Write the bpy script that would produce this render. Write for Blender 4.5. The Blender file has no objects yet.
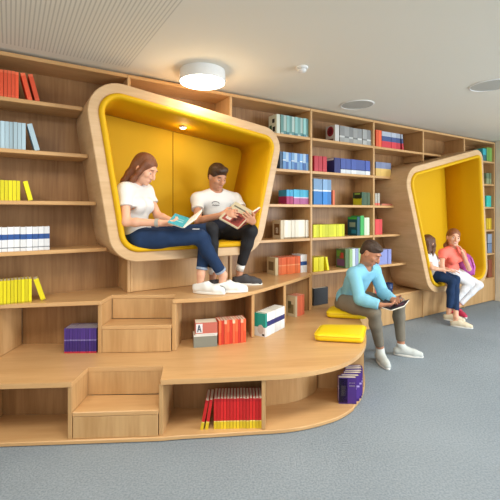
import bpy, bmesh, math, random
import numpy as np
from mathutils import Vector, Matrix
random.seed(7)
SC = 0.9333                      # the room is laid out with the eye at 1.5 units, then brought to metres
COL = bpy.context.scene.collection
F = 385.0
CEIL = 2.696
def at(x, y, Y): return Vector(((x-250)/F*Y, Y, 1.5-(y-212)/F*Y))

# ------------------------------------------------------------------ materials
def srgb(r, g, b):
    f = lambda c: c/12.92 if c <= .04045 else ((c+.055)/1.055)**2.4
    return (f(r/255), f(g/255), f(b/255), 1)
def mat(name, rgb, rough=.6, bump=0, bscale=60, spec=.4, var=0, vscale=8, emit=0, sub=0):
    m = bpy.data.materials.new(name); m.use_nodes = True
    nt = m.node_tree; b = nt.nodes['Principled BSDF']
    b.inputs['Base Color'].default_value = rgb; b.inputs['Roughness'].default_value = rough
    b.inputs['Specular IOR Level'].default_value = spec
    tc = nt.nodes.new('ShaderNodeTexCoord')
    if emit:
        b.inputs['Emission Color'].default_value = rgb; b.inputs['Emission Strength'].default_value = emit
    if sub:
        b.inputs['Subsurface Weight'].default_value = sub; b.inputs['Subsurface Radius'].default_value = (.02,.008,.004)
    if var:
        n = nt.nodes.new('ShaderNodeTexNoise'); n.inputs['Scale'].default_value = vscale
        nt.links.new(tc.outputs['Object'], n.inputs['Vector'])
        mx = nt.nodes.new('ShaderNodeMix'); mx.data_type = 'RGBA'
        mx.inputs[6].default_value = tuple(c*(1-var) for c in rgb[:3])+(1,)
        mx.inputs[7].default_value = tuple(min(1, c*(1+var)) for c in rgb[:3])+(1,)
        nt.links.new(n.outputs['Fac'], mx.inputs[0]); nt.links.new(mx.outputs[2], b.inputs['Base Color'])
    if bump:
        n = nt.nodes.new('ShaderNodeTexNoise'); n.inputs['Scale'].default_value = bscale; n.inputs['Detail'].default_value = 3
        nt.links.new(tc.outputs['Object'], n.inputs['Vector'])
        bp = nt.nodes.new('ShaderNodeBump'); bp.inputs['Strength'].default_value = bump; bp.inputs['Distance'].default_value = .01
        nt.links.new(n.outputs['Fac'], bp.inputs['Height']); nt.links.new(bp.outputs['Normal'], b.inputs['Normal'])
    return m
def wood(name, c1, c2, scale, rot=0, rough=.42):
    m = bpy.data.materials.new(name); m.use_nodes = True
    nt = m.node_tree; b = nt.nodes['Principled BSDF']; N = nt.nodes.new; L = nt.links.new
    tc = N('ShaderNodeTexCoord'); r = N('ShaderNodeMapping'); r.vector_type = 'POINT'; r.inputs['Rotation'].default_value = (0, 0, rot)
    mp = N('ShaderNodeMapping'); mp.inputs['Scale'].default_value = scale
    L(tc.outputs['Object'], r.inputs['Vector']); L(r.outputs['Vector'], mp.inputs['Vector'])
    n1 = N('ShaderNodeTexNoise'); n1.inputs['Scale'].default_value = 1.6; n1.inputs['Detail'].default_value = 4; n1.inputs['Distortion'].default_value = .5
    n2 = N('ShaderNodeTexNoise'); n2.inputs['Scale'].default_value = 9; n2.inputs['Detail'].default_value = 5
    L(mp.outputs['Vector'], n1.inputs['Vector']); L(mp.outputs['Vector'], n2.inputs['Vector'])
    ad = N('ShaderNodeMath'); ad.operation = 'MULTIPLY_ADD'; ad.inputs[1].default_value = .4; L(n2.outputs['Fac'], ad.inputs[0])
    m2 = N('ShaderNodeMath'); m2.operation = 'MULTIPLY'; m2.inputs[1].default_value = .6; L(n1.outputs['Fac'], m2.inputs[0]); L(m2.outputs[0], ad.inputs[2])
    cr = N('ShaderNodeValToRGB'); cr.color_ramp.elements[0].position = .36; cr.color_ramp.elements[1].position = .62
    cr.color_ramp.elements[0].color = c1; cr.color_ramp.elements[1].color = c2
    L(ad.outputs[0], cr.inputs[0]); L(cr.outputs[0], b.inputs['Base Color'])
    b.inputs['Roughness'].default_value = rough; b.inputs['Specular IOR Level'].default_value = .35
    return m
ANG = math.atan2(.5288, .8488)
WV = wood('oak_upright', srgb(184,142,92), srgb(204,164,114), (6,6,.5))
WD = wood('oak_back_panel_shaded', srgb(138,100,62), srgb(168,128,84), (6,6,.4))  # same oak, darkened: shade inside the shelves and niches put into its colour
WH = wood('oak_top', srgb(196,152,100), srgb(210,168,116), (.5,7,6), -ANG, .35)
WT = wood('oak_tier_top', srgb(196,152,102), srgb(210,169,118), (.45,5,6), -.1, .33)
WP = wood('oak_pod_frame', srgb(196,160,116), srgb(210,176,134), (.8,.8,6), -ANG, .42)
YEL = mat('yellow_padding', srgb(216,168,0), .62, .15, 220, .3)
YSEAM = mat('yellow_seam', srgb(150,108,0), .8)
YCUSH = mat('yellow_cushion_leather', srgb(240,208,20), .45, .1, 150, .4)
WHITE = mat('white_plastic', srgb(235,235,232), .45)
LENS = mat('lamp_diffuser', (1,.93,.82,1), .5, emit=9)
SPOT = mat('spot_lens', (1,.85,.6,1), .5, emit=25)
GRILLE = mat('speaker_grille', srgb(188,188,180), .7)
PAGES = mat('paper_pages', srgb(232,224,204), .8, .3, 120)
BLACK = mat('black_plastic', srgb(28,28,30), .5)
CREAM = mat('cream_lacquer', srgb(226,216,196), .5)
PANE = mat('grey_panel', srgb(186,186,172), .5)
PLASTER = mat('wall_plaster', srgb(205,200,188), .9)

def floor_mat():
    m = mat('carpet', srgb(142,158,172), .95, 1.0, 330, .1, .0)
    nt = m.node_tree; b = nt.nodes['Principled BSDF']; N = nt.nodes.new; L = nt.links.new
    tc = N('ShaderNodeTexCoord'); n = N('ShaderNodeTexNoise'); n.inputs['Scale'].default_value = 90; n.inputs['Detail'].default_value = 6
    n2 = N('ShaderNodeTexNoise'); n2.inputs['Scale'].default_value = 1.3
    L(tc.outputs['Object'], n.inputs['Vector']); L(tc.outputs['Object'], n2.inputs['Vector'])
    a = N('ShaderNodeMath'); a.operation = 'MULTIPLY_ADD'; a.inputs[1].default_value = .75; L(n.outputs['Fac'], a.inputs[0])
    c = N('ShaderNodeMath'); c.operation = 'MULTIPLY'; c.inputs[1].default_value = .25; L(n2.outputs['Fac'], c.inputs[0]); L(c.outputs[0], a.inputs[2])
    cr = N('ShaderNodeValToRGB'); cr.color_ramp.elements[0].position = .3; cr.color_ramp.elements[1].position = .7
    cr.color_ramp.elements[0].color = srgb(138,150,160); cr.color_ramp.elements[1].color = srgb(176,187,196)
    L(a.outputs[0], cr.inputs[0]); L(cr.outputs[0], b.inputs['Base Color'])
    return m
def ceil_mat():
    # white plaster; a rectangle of narrow acoustic slots running square to the shelf wall
    m = mat('ceiling_board', srgb(232,228,214), .9)
    nt = m.node_tree; b = nt.nodes['Principled BSDF']; N = nt.nodes.new; L = nt.links.new
    tc = N('ShaderNodeTexCoord'); r = N('ShaderNodeMapping'); r.inputs['Rotation'].default_value = (0, 0, -ANG)
    L(tc.outputs['Object'], r.inputs['Vector']); sp = N('ShaderNodeSeparateXYZ'); L(r.outputs['Vector'], sp.inputs[0])
    def M(op, a, bb=None):
        n = N('ShaderNodeMath'); n.operation = op
        for i, v in enumerate([a, bb]):
            if v is None: continue
            if isinstance(v, (int, float)): n.inputs[i].default_value = v
            else: L(v, n.inputs[i])
        return n.outputs[0]
    u, v = sp.outputs['X'], sp.outputs['Y']
    w = M('FRACT', M('MULTIPLY', u, 1/.0225)); slot = M('LESS_THAN', w, .34)
    # where the slotted field ends (plain border by the wall and to the right)
    u0 = (-1.818*.8488+2.8*.5288)*SC; v0 = (1.818*.5288+2.8*.8488)*SC
    q = M('MULTIPLY', M('LESS_THAN', u, u0+.90*SC), M('LESS_THAN', v, v0-.10*SC))
    fac = M('MULTIPLY', slot, q)
    mx = N('ShaderNodeMix'); mx.data_type = 'RGBA'; mx.inputs[6].default_value = srgb(232,228,214); mx.inputs[7].default_value = srgb(204,200,186)
    L(fac, mx.inputs[0]); L(mx.outputs[2], b.inputs['Base Color'])
    return m

# ------------------------------------------------------------------ mesh helpers
class G:
    def __init__(s): s.v = []; s.f = []; s.m = []
    def quad_box(s, P, mi=0):        # 8 points: bottom 4 (ring) then top 4
        b = len(s.v); s.v += [Vector(p) for p in P]
        for q in ((3,2,1,0),(4,5,6,7),(0,1,5,4),(1,2,6,5),(2,3,7,6),(3,0,4,7)): s.f.append([b+i for i in q]); s.m.append(mi)
        return s
    def box(s, x0, x1, y0, y1, z0, z1, mi=0):
        return s.quad_box([(x0,y0,z0),(x1,y0,z0),(x1,y1,z0),(x0,y1,z0),(x0,y0,z1),(x1,y0,z1),(x1,y1,z1),(x0,y1,z1)], mi)
    def wbox(s, s0, s1, d0, d1, z0, z1, mi=0):
        return s.quad_box([W(s0,d0,z0),W(s1,d0,z0),W(s1,d1,z0),W(s0,d1,z0),W(s0,d0,z1),W(s1,d0,z1),W(s1,d1,z1),W(s0,d1,z1)], mi)
    def prism(s, pts, z0, z1, mi=0):
        n = len(pts); b = len(s.v)
        s.v += [Vector((p[0],p[1],z0)) for p in pts] + [Vector((p[0],p[1],z1)) for p in pts]
        s.f.append(list(range(b+n-1, b-1, -1))); s.f.append(list(range(b+n, b+2*n))); s.m += [mi, mi]
        for i in range(n):
            j = (i+1) % n; s.f.append([b+i, b+j, b+n+j, b+n+i]); s.m.append(mi)
        return s
    def strip(s, pts, t, z0, z1, mi=0):   # upright panel of thickness t along a polyline
        P = [Vector((p[0],p[1])) for p in pts]; A = []; B = []
        for i, p in enumerate(P):
            d = (P[min(i+1,len(P)-1)]-P[max(i-1,0)]).normalized(); n = Vector((-d.y, d.x))*t/2
            A.append(p+n); B.append(p-n)
        return s.prism([tuple(q) for q in A+B[::-1]], z0, z1, mi)
    def lathe(s, c, prof, n=40, mi=0):    # profile (r, z) about the vertical through c
        b = len(s.v)
        for r, z in prof:
            for k in range(n):
                a = 2*math.pi*k/n; s.v.append(Vector((c[0]+r*math.cos(a), c[1]+r*math.sin(a), c[2]+z)))
        for i in range(len(prof)-1):
            for k in range(n):
                k2 = (k+1) % n; s.f.append([b+i*n+k, b+i*n+k2, b+(i+1)*n+k2, b+(i+1)*n+k]); s.m.append(mi)
        s.f.append([b+k for k in range(n)][::-1]); s.f.append([b+(len(prof)-1)*n+k for k in range(n)]); s.m += [mi, mi]
        return s
    def tube(s, pts, r, n=8, mi=0):
        P = [Vector(p) for p in pts]; b = len(s.v); m = len(P)
        for i, p in enumerate(P):
            d = (P[min(i+1,m-1)]-P[max(i-1,0)]).normalized()
            a = d.orthogonal().normalized() if i == 0 else (a - d*a.dot(d)).normalized()
            c = d.cross(a)
            for k in range(n):
                t = 2*math.pi*k/n; s.v.append(p + (a*math.cos(t)+c*math.sin(t))*(r if not isinstance(r, (list,tuple)) else r[i]))
        for i in range(m-1):
            for k in range(n): s.f.append([b+i*n+k, b+i*n+(k+1)%n, b+(i+1)*n+(k+1)%n, b+(i+1)*n+k]); s.m.append(mi)
        s.f.append([b+k for k in range(n)][::-1]); s.f.append([b+(m-1)*n+k for k in range(n)]); s.m += [mi, mi]
        return s
def link(name, me, parent=None, loc=None):
    o = bpy.data.objects.new(name, me); COL.objects.link(o)
    if parent: o.parent = parent
    if loc is not None: o.location = loc
    return o
def mesh(name, g, mats, origin=(0,0,0), smooth=False, recalc=True):
    me = bpy.data.meshes.new(name); O = Vector(origin)
    me.from_pydata([tuple(v-O) for v in g.v], [], g.f)
    if not isinstance(mats, (list, tuple)): mats = [mats]
    for m in mats: me.materials.append(m)
    me.polygons.foreach_set('material_index', g.m)
    if recalc:
        bm = bmesh.new(); bm.from_mesh(me); bmesh.ops.recalc_face_normals(bm, faces=bm.faces); bm.to_mesh(me); bm.free()
    if smooth: me.polygons.foreach_set('use_smooth', [True]*len(me.polygons))
    me.update(); return me
def worldloc(o):
    l = Vector(o.location)
    while o.parent: o = o.parent; l += Vector(o.location)
    return l
def part(name, g, mats, parent, bev=0, smooth=False, label=None, seg=1):
    """a part whose points are given in the room; the parents here are never turned"""
    o = link(name, mesh(name, g, mats, worldloc(parent), smooth), parent)
    if bev:
        b = o.modifiers.new('bevel', 'BEVEL'); b.width = bev; b.segments = seg; b.limit_method = 'ANGLE'
    if label: o['label'] = label
    return o
def thing(name, label, cat, loc, group=None, rz=0):
    o = link(name, None, None, loc); o.rotation_euler = (0,0,rz); o.empty_display_size = .05
    o['label'] = label; o['category'] = cat
    if group: o['group'] = group
    return o
def tag(o, label, cat, group=None):
    o['label'] = label; o['category'] = cat
    if group: o['group'] = group
    return o
def struct(name, g, m, parent=None):
    o = link(name, mesh(name, g, m), parent); o['kind'] = 'structure'; return o

# ------------------------------------------------------------------ the shelf wall's frame
UX, UY = .8488, .5288
def W(s, d, z): return Vector((-1.818+UX*s-UY*d, 2.8+UY*s+UX*d, z))
def sx(x, d=0):                       # where along the shelf wall a sight line through column x meets it
    k = (x-250)/F; Y = (2.8+.623*1.818+d/UX)/(1-.623*k); X = k*Y
    return (X+UY*d+1.818)*UX + (Y-UX*d-2.8)*UY
DEP = .32
SIDES = [-1.1, -.10, .924, 1.92, 2.963, 4.009, 5.045, 6.095, 7.03]
SHZ = [2.345, 1.967, 1.585, 1.205]
TOPZ = 2.675
T1, T2 = .40, .81
POD1 = [(.505,2.545),(2.387,2.30),(2.099,1.10),(.738,1.10)]
POD2 = [(4.256,2.033),(6.142,2.47),(6.311,.402),(4.803,.402)]

def outline(corners, radii, off=0, n=9):
    c = [Vector(p) for p in corners]; N = len(c); ctr = sum(c, Vector((0,0)))/N; out = []
    # shift every side inwards by off, intersect, round
    lines = []
    for i in range(N):
        a, b = c[i], c[(i+1)%N]; d = (b-a).normalized(); nn = Vector((-d.y, d.x))
        if (ctr-a).dot(nn) < 0: nn = -nn
        lines.append((a+nn*off, d))
    q = []
    for i in range(N):
        (p1,d1),(p2,d2) = lines[i-1], lines[i]
        t = ((p2.x-p1.x)*d2.y-(p2.y-p1.y)*d2.x)/(d1.x*d2.y-d1.y*d2.x); q.append(p1+d1*t)
    for i in range(N):
        p = q[i]; a = (q[i-1]-p).normalized(); b = (q[(i+1)%N]-p).normalized(); r = max(radii[i]-off, .03)
        th = a.angle(b); L = r/math.tan(th/2); cc = p+(a+b).normalized()*(r/math.sin(th/2))
        A = p+a*L-cc; B = p+b*L-cc; a0 = math.atan2(A.y, A.x); a1 = math.atan2(B.y, B.x)
        while a1-a0 > math.pi: a1 -= 2*math.pi
        while a1-a0 < -math.pi: a1 += 2*math.pi
        for k in range(n+1):
            t = a0+(a1-a0)*k/n; out.append((cc.x+r*math.cos(t), cc.y+r*math.sin(t)))
    return out
R1 = [.24,.20,.26,.24]; R2 = [.24,.16,.26,.30]
OUT1, OUT2 = outline(POD1, R1), outline(POD2, R2)
def cross(poly, ax, val):             # interval of the outline cut by a line
    r = []
    for i in range(len(poly)):
        a, b = poly[i], poly[(i+1)%len(poly)]
        if (a[ax]-val)*(b[ax]-val) < 0:
            t = (val-a[ax])/(b[ax]-a[ax]); r.append(a[1-ax]+t*(b[1-ax]-a[1-ax]))
    return (min(r), max(r)) if len(r) >= 2 else None
def clear(lo, hi, ax, vals):          # pieces of [lo,hi] outside both pods
    segs = [(lo, hi)]
    for poly in (OUT1, OUT2):
        cs = [c for c in (cross(poly, ax, v) for v in vals) if c]
        if not cs: continue
        a, b = min(c[0] for c in cs)-.002, max(c[1] for c in cs)+.002
        new = []
        for p, q in segs:
            if b <= p or a >= q: new.append((p, q)); continue
            if a > p: new.append((p, a))
            if b < q: new.append((b, q))
        segs = new
    return [s for s in segs if s[1]-s[0] > .03]

# ------------------------------------------------------------------ setting
g = G(); g.v = [Vector(p) for p in ((-4,-2.2,0),(8.5,-2.2,0),(8.5,9.5,0),(-4,9.5,0))]; g.f = [[0,1,2,3]]; g.m = [0]
struct('floor', g, floor_mat())
g = G().prism([(-4,-2.2),(8.5,-2.2),(8.5,9.5),(-4,9.5)], CEIL, CEIL+.15); struct('ceiling', g, ceil_mat())
g = G().wbox(-2.6, 7.2, DEP+.14, DEP+.25, 0, CEIL); struct('wall_back', g, PLASTER)
# the right-hand end: a cream framed partition square to the shelves
p = W(7.05, 0, 0)
g = G().wbox(7.045, 7.10, -1.6, .3, 0, CEIL); o = struct('wall_right', g, PANE)
root = thing('partition_screen', 'cream framed partition with grey panels at the right end of the shelf wall', 'partition', W(7.03,-.1,0))
g = G().wbox(7.0325, 7.0425, -.09, -.005, .1, CEIL-.004); part('stile', g, CREAM, root)
g = G().wbox(7.02, 7.0425, -1.5, -.005, .003, .12); part('bottom_rail', g, CREAM, root)
for z in (2.26, 1.98, .60):
    g = G().wbox(7.03, 7.0425, -1.5, -.095, z, z+.05); part('rail', g, CREAM, root)
for k in range(8):
    g = G().wbox(7.036, 7.0425, -.12-.06*(k+1), -.12-.06*k-.014, .13, 1.95); part('slat', g, PANE, root)

# ------------------------------------------------------------------ bookcase bays
BAYNAMES = ['oak bookcase bay at the left edge beyond the reading pods',
 'oak bookcase bay left of the large pod, holding orange, pale blue, yellow and white books',
 'oak bookcase bay hidden behind the large yellow pod and topped by the round lamp glow',
 'oak bookcase bay directly right of the large yellow pod, with whitish and orange books',
 'tall oak bookcase bay between the two pods with grey binders on its top shelf',
 'oak bookcase bay meeting the left side of the small pod, striped books on top',
 'oak bookcase bay above the small pod, left of two empty cubbies',
 'narrow oak bookcase bay at the far right end with teal and green books']
for i in range(8):
    a, b = SIDES[i], SIDES[i+1]
    low = T2 if i < 4 else 0
    root = thing('bookcase', BAYNAMES[i], 'bookcase', W((a+b)/2, .16, low), 'bookcase bays of the shelf wall')
    y0 = T2-.03 if i < 4 else .003; y1 = T2+.001 if i < 4 else .003
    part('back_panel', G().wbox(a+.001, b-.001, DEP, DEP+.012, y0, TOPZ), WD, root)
    sides = [a]+([b] if i == 7 else [])
    for sd in sides:
        s0, s1 = (sd-.014, sd+.014) if sd == a else (sd-.028, sd)
        for z0, z1 in clear(y1, TOPZ-.0305, 0, [s0, s1]):
            part('side_panel', G().wbox(s0, s1, 0, DEP-.001, z0, z1), WV, root, .003)
    e = b-.0145 if i < 7 else b-.0285
    part('top_board', G().wbox(a-.0135 if i == 0 else a-.013, b-.0145 if i < 7 else b, -.001, DEP-.001, TOPZ-.03, TOPZ), WH, root, .003)
    for z in SHZ + ([T2] if i >= 4 else []):
        for p0, p1 in clear(a+.0145, e, 1, [z-.03, z]):
            part('shelf', G().wbox(p0, p1, .002, DEP-.001, z-.03, z), WH, root, .003)
    if i >= 4:
        part('base_board', G().wbox(a+.0145, e, .002, DEP-.001, T1-.032, T1-.001), WH, root, .003)
        part('kick_panel', G().wbox(a+.0155, e-.001, .008, .024, .012, T1-.034), WV, root, .002)
# flush oak panels under the large pod
root = thing('support_cabinet', 'flush oak panel base carrying the large yellow pod above the upper tier', 'cabinet', W(1.4,.1,T2))
part('front_panel', G().wbox(.96, 1.90, .012, .03, T2+.003, 1.095), WV, root, .002)
part('upright', G().wbox(.938, .958, -.004, .28, T2+.003, 1.095), WV, root, .003, label='narrow upright at the left end of the panel')
part('upright', G().wbox(1.902, 1.93, -.004, .28, T2+.003, 1.095), WV, root, .003, label='narrow upright at the right end of the panel')

# ------------------------------------------------------------------ reading pods
def ringmesh(profiles):               # list of (outline2d, d): open loft
    g = G(); n = len(profiles[0][0])
    for ol, d in profiles: g.v += [W(p[0], d, p[1]) for p in ol]
    for i in range(len(profiles)-1):
        for k in range(n):
            j = (k+1) % n; g.f.append([i*n+k, i*n+j, (i+1)*n+j, (i+1)*n+k]); g.m.append(0)
    return g
def closeloop(g, n, cnt):
    for k in range(n):
        j = (k+1) % n; g.f.append([(cnt-1)*n+k, (cnt-1)*n+j, j, k]); g.m.append(0)
def pod(label, corners, radii, seams, spot):
    P = .25; O = lambda off: outline(corners, radii, off)
    root = thing('reading_pod', label, 'reading pod', W(sum(c[0] for c in corners)/4, 0, min(c[1] for c in corners)))
    prof = [(O(0.006), -P), (O(0), -P+.006), (O(0), DEP-.006), (O(.078), DEP-.006), (O(.078), -P+.002), (O(.072), -P)]
    g = ringmesh(prof); closeloop(g, len(prof[0][0]), len(prof)); part('frame', g, WP, root, smooth=False)
    fr = COL.objects[-1]
    pr = [(.0785, .0), (.0785, -.246), (.082,-.262), (.092,-.272), (.104,-.274), (.116,-.268), (.124,-.252), (.127,-.23), (.129,.0), (.131,.285), (.0785,.285)]
    prof = [(O(a), d) for a, d in pr]
    g = ringmesh(prof); closeloop(g, len(prof[0][0]), len(prof))
    o = part('padded_lining', g, YEL, root, smooth=True)
    g = G(); ol = O(.12); n = len(ol)
    g.v += [W(p[0], .287, p[1]) for p in ol]+[W(p[0], .305, p[1]) for p in ol]
    g.f = [list(range(n)), list(range(2*n-1, n-1, -1))]+[[k, (k+1)%n, n+(k+1)%n, n+k] for k in range(n)]; g.m = [0]*len(g.f)
    part('back_cushion', g, YEL, root)
    for pts in seams: part('seam', G().tube([W(*q) for q in pts], .0035, 6), YSEAM, root)
    if spot:
        s_, d_, z_ = spot
        g = G().lathe(W(s_, d_, z_), [(.001,-.012),(.03,-.012),(.036,-.009),(.036,.0)], 24); l = part('downlight', g, WHITE, root, smooth=True)
        g = G().lathe(W(s_, d_, z_-.004), [(.001,-.012),(.024,-.012),(.024,-.008)], 24); part('lens', g, SPOT, l)
    return root
def topz(corners, s, off):
    (s0,z0),(s1,z1) = corners[0], corners[1]; L = math.hypot(s1-s0, z1-z0); return z0+(z1-z0)*(s-s0)/(s1-s0)-off*L/abs(s1-s0)
zt = lambda s: topz(POD1, s, .131)
SP1 = sx(173,.284); SP2 = sx(183,.03)
pod('large oak framed reading pod lined in yellow, holding the two readers in white T-shirts', POD1, R1,
    [[(SP1,.284,1.235),(SP1,.284,zt(SP1)-.004)],
     [(2.207,-.2,2.03),(2.207,.27,2.03)],
     [(.80,.275,zt(.80)),(2.15,.275,zt(2.15))]], (SP2, .03, zt(SP2)))
pod('smaller oak framed yellow pod at the right where the girl in pink sits', POD2, R2,
    [[(6.165,-.2,.74),(6.165,.27,.74)]], None)

# ------------------------------------------------------------------ tiered platform
def catmull(pts, n=6):
    out = []
    for i in range(len(pts)-1):
        p0, p1, p2, p3 = pts[max(i-1,0)], pts[i], pts[i+1], pts[min(i+2,len(pts)-1)]
        for k in range(n):
            t = k/n; out.append(tuple(.5*((2*p1[j])+(-p0[j]+p2[j])*t+(2*p0[j]-5*p1[j]+4*p2[j]-p3[j])*t*t+(-p0[j]+3*p1[j]-3*p2[j]+p3[j])*t**3) for j in (0,1)))
    return out+[pts[-1]]
BRD = .032
c1 = catmull([(-.585,2.52),(-.25,2.55),(.0,2.578),(.205,2.60),(.36,2.635),(.52,2.70),(.67,2.79),(.83,2.96),(.96,3.20),(1.06,3.53),(1.13,3.96),(1.17,4.35),(1.185,4.66)])
def wf(s, d): v = W(s, d, 0); return (v.x, v.y)
front1 = [(-2.25,2.425),(-1.596,2.458),(-1.152,2.486),(-1.147,2.725),(-.618,2.745)]+c1
back1 = [wf(3.56,-.004), wf(.85,-.004), (-1.09,3.245),(-1.93,3.245),(-2.25,3.04)]
lower = thing('seating_platform', 'low curved oak platform with open book niches along the carpet', 'platform', (-.4,3,0))
part('top', G().prism(front1+back1, T1-BRD, T1), WT, lower, .004)
fb = [(-2.25,2.41),(-1.152,2.475)]+[(-.585,2.51)]+[(x-.012*(x>.8), y) for x, y in c1[3:]]
part('base_board', G().prism(fb+[(1.16,4.62),(.9,3.24),(.50,3.24),(.2,3.0),(-2.25,2.92)], .004, .03), WT, lower, .004)
Z0, Z1 = .031, T1-BRD-.001
def stile(rt, a, b, t, z0, z1, m=WV): return part('upright', G().strip([a, b], t, z0, z1), m, rt, .003)
stile(lower, (-1.80,2.47), (-1.80,2.78), .028, Z0, Z1)
stile(lower, (-1.166,2.489), (-1.163,2.80), .028, Z0, Z1)
stile(lower, (-.586,2.531), (-.586,2.90), .028, Z0, Z1)
stile(lower, (.092,2.60), (.105,2.93), .028, Z0, Z1)
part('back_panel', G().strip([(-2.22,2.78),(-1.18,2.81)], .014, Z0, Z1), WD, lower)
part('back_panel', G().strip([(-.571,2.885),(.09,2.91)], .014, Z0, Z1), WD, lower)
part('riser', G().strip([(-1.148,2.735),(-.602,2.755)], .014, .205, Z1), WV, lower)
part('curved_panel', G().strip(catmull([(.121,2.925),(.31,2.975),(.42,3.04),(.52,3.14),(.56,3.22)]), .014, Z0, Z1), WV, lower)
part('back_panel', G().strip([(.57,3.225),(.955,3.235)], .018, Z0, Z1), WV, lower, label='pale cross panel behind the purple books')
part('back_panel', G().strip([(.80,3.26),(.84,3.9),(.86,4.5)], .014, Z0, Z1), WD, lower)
def step(label, x0, x1, yf0, yf1, yb, zb, zt_):
    rt = thing('step', label, 'step', ((x0+x1)/2, yf0+.1, zb))
    part('tread', G().prism([(x0,yf0-.002),(x1,yf1-.002),(x1,yb+.019*(zb < .1)+.0175*(zb > .1)),(x0,yb+.003)], zt_-.03, zt_), WT, rt, .004)
    part('riser', G().prism([(x0+.004,yf0),(x1-.004,yf1),(x1-.004,yf1+.02),(x0+.004,yf0+.02)], zb+.002, zt_-.031), WV, rt, .002)
step('lower oak step let into the front of the low platform', -1.151, -.6005, 2.491, 2.522, 2.724, .03, .203)
upper = thing('upper_tier', 'upper curved oak tier under the large pod, where the two readers rest their feet', 'platform', (-.6,3.3,T1))
c2 = catmull([(-.612,3.035),(-.47,3.065),(-.30,3.105),(-.14,3.175),(.02,3.345),(.17,3.54),(.332,3.763),(.50,4.0),(.651,4.24),(.69,4.345)])
front2 = [(-2.25,2.835),(-1.857,2.868),(-1.156,2.99),(-1.148,3.20),(-.618,3.215)]+c2
back2 = [wf(2.947,.319), wf(-.31,.319)]
part('top', G().prism(front2+back2, T2-BRD, T2), WT, upper, .004)
U0, U1 = T1+.001, T2-BRD-.001
stile(upper, (-1.91,2.875), (-1.91,3.20), .028, U0, U1)
stile(upper, (-1.171,2.996), (-1.165,3.215), .028, U0, U1)
stile(upper, (-.602,3.045), (-.602,3.30), .034, U0, U1)
stile(upper, (.026,3.37), (-.04,3.68), .028, U0, U1)
stile(upper, (.342,3.79), (.28,4.07), .028, U0, U1)
stile(upper, (.672,4.30), (.672,4.335), .028, U0, U1)
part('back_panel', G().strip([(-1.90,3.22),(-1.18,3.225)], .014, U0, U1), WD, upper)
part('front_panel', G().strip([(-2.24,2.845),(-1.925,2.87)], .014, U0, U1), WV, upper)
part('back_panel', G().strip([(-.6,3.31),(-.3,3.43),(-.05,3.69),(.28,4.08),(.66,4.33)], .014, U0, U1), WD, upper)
part('riser', G().strip([(-1.145,3.212),(-.622,3.226)], .014, .615, U1), WV, upper)
step('upper oak step notched between the purple books and the red stack', -1.156, -.6195, 3.0, 3.026, 3.20, T1+.001, .612)

# ------------------------------------------------------------------ books
MC = {}
def cm(rgb):
    if rgb not in MC:
        m = MC[rgb] = mat('book_cloth_%d' % len(MC), srgb(*rgb), .5, 0, 0, .4); nt = m.node_tree
        oi = nt.nodes.new('ShaderNodeObjectInfo'); hs = nt.nodes.new('ShaderNodeHueSaturation'); mr = nt.nodes.new('ShaderNodeMapRange')
        mr.inputs['To Min'].default_value = .80; mr.inputs['To Max'].default_value = 1.12; nt.links.new(oi.outputs['Random'], mr.inputs[0])
        nt.links.new(mr.outputs[0], hs.inputs['Value']); hs.inputs['Color'].default_value = srgb(*rgb); nt.links.new(hs.outputs[0], nt.nodes['Principled BSDF'].inputs['Base Color'])
    return MC[rgb]
BM = {}
def book_mesh(t, h, w, bands, art=()):
    """bands: ((from, to, rgb), ...) up the spine; art: (y0,y1,z0,z1,rgb) patches printed on the left cover"""
    key = (t, h, w, bands, art)
    if key in BM: return BM[key]
    g = G(); cols = []
    def ci(c):
        if c not in cols: cols.append(c)
        return cols.index(c)
    b = .0025
    for f0, f1, c in bands:
        z0, z1, i = f0*h, f1*h, ci(c)
        g.box(0, t, 0, b, z0, z1, i)
        g.box(0, b, b, w, z0, z1, i); g.box(t-b, t, b, w, z0, z1, i)
    for a in art:
        y0, y1, z0, z1, c = a[:5]; i = ci(c)
        if len(a) > 5:       # round mark
            n = 20; k0 = len(g.v); cy, cz, ry, rz = (y0+y1)/2*w, (z0+z1)/2*h, (y1-y0)/2*w, (z1-z0)/2*h
            for xx in (-.0012, .0001):
                for k in range(n): g.v.append(Vector((xx, cy+ry*math.cos(6.2832*k/n), cz+rz*math.sin(6.2832*k/n))))
            g.f.append([k0+k for k in range(n)]); g.m.append(i)
            for k in range(n): g.f.append([k0+k, k0+(k+1)%n, k0+n+(k+1)%n, k0+n+k]); g.m.append(i)
        else: g.box(-.0008, .0002, y0*w, y1*w, z0*h, z1*h, i)
    me = mesh('book', g, [cm(c) for c in cols])
    pg = mesh('pages', G().box(b, t-b, b, w-.004, .004, h-.004), PAGES)
    BM[key] = (me, pg); return BM[key]
def book(pos, rz, t, h, w, bands, label, group=None, lean=0, art=(), flat=False, cat='book', sc=1):
    me, pg = book_mesh(round(t,4), h, w, bands, art)
    o = link('book', me, None, pos); o.rotation_euler = (0, lean, rz)
    if flat: o.rotation_euler = (0, math.radians(90), rz)
    o.scale = (1, 1, sc)
    tag(o, label, cat, group)
    p = link('pages', pg, o); return o
def row(P0, rz, n, t, h, w, bands, label, group, jitter=.012, gap=.0022, first=None, seq=None):
    """n upright books from P0 along rz; first = (label, bands, art) of the one whose cover shows"""
    x = 0; D = Vector((math.cos(rz), math.sin(rz), 0)); B = Vector((-math.sin(rz), math.cos(rz), 0))
    for k in range(n):
        bb, lb, art, gr = bands, label, (), group
        if seq: bb = seq[k % len(seq)]
        if k == 0 and first: lb, bb, art = first[0], first[1] or bb, first[2]
        q = P0+D*x+B*random.uniform(0, jitter)
        book(q, rz, t, h, w, bb, lb, gr, art=art, sc=1-random.uniform(0, .012)); x += t+gap
    return x
solid = lambda c: ((0,1,c),)
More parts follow.
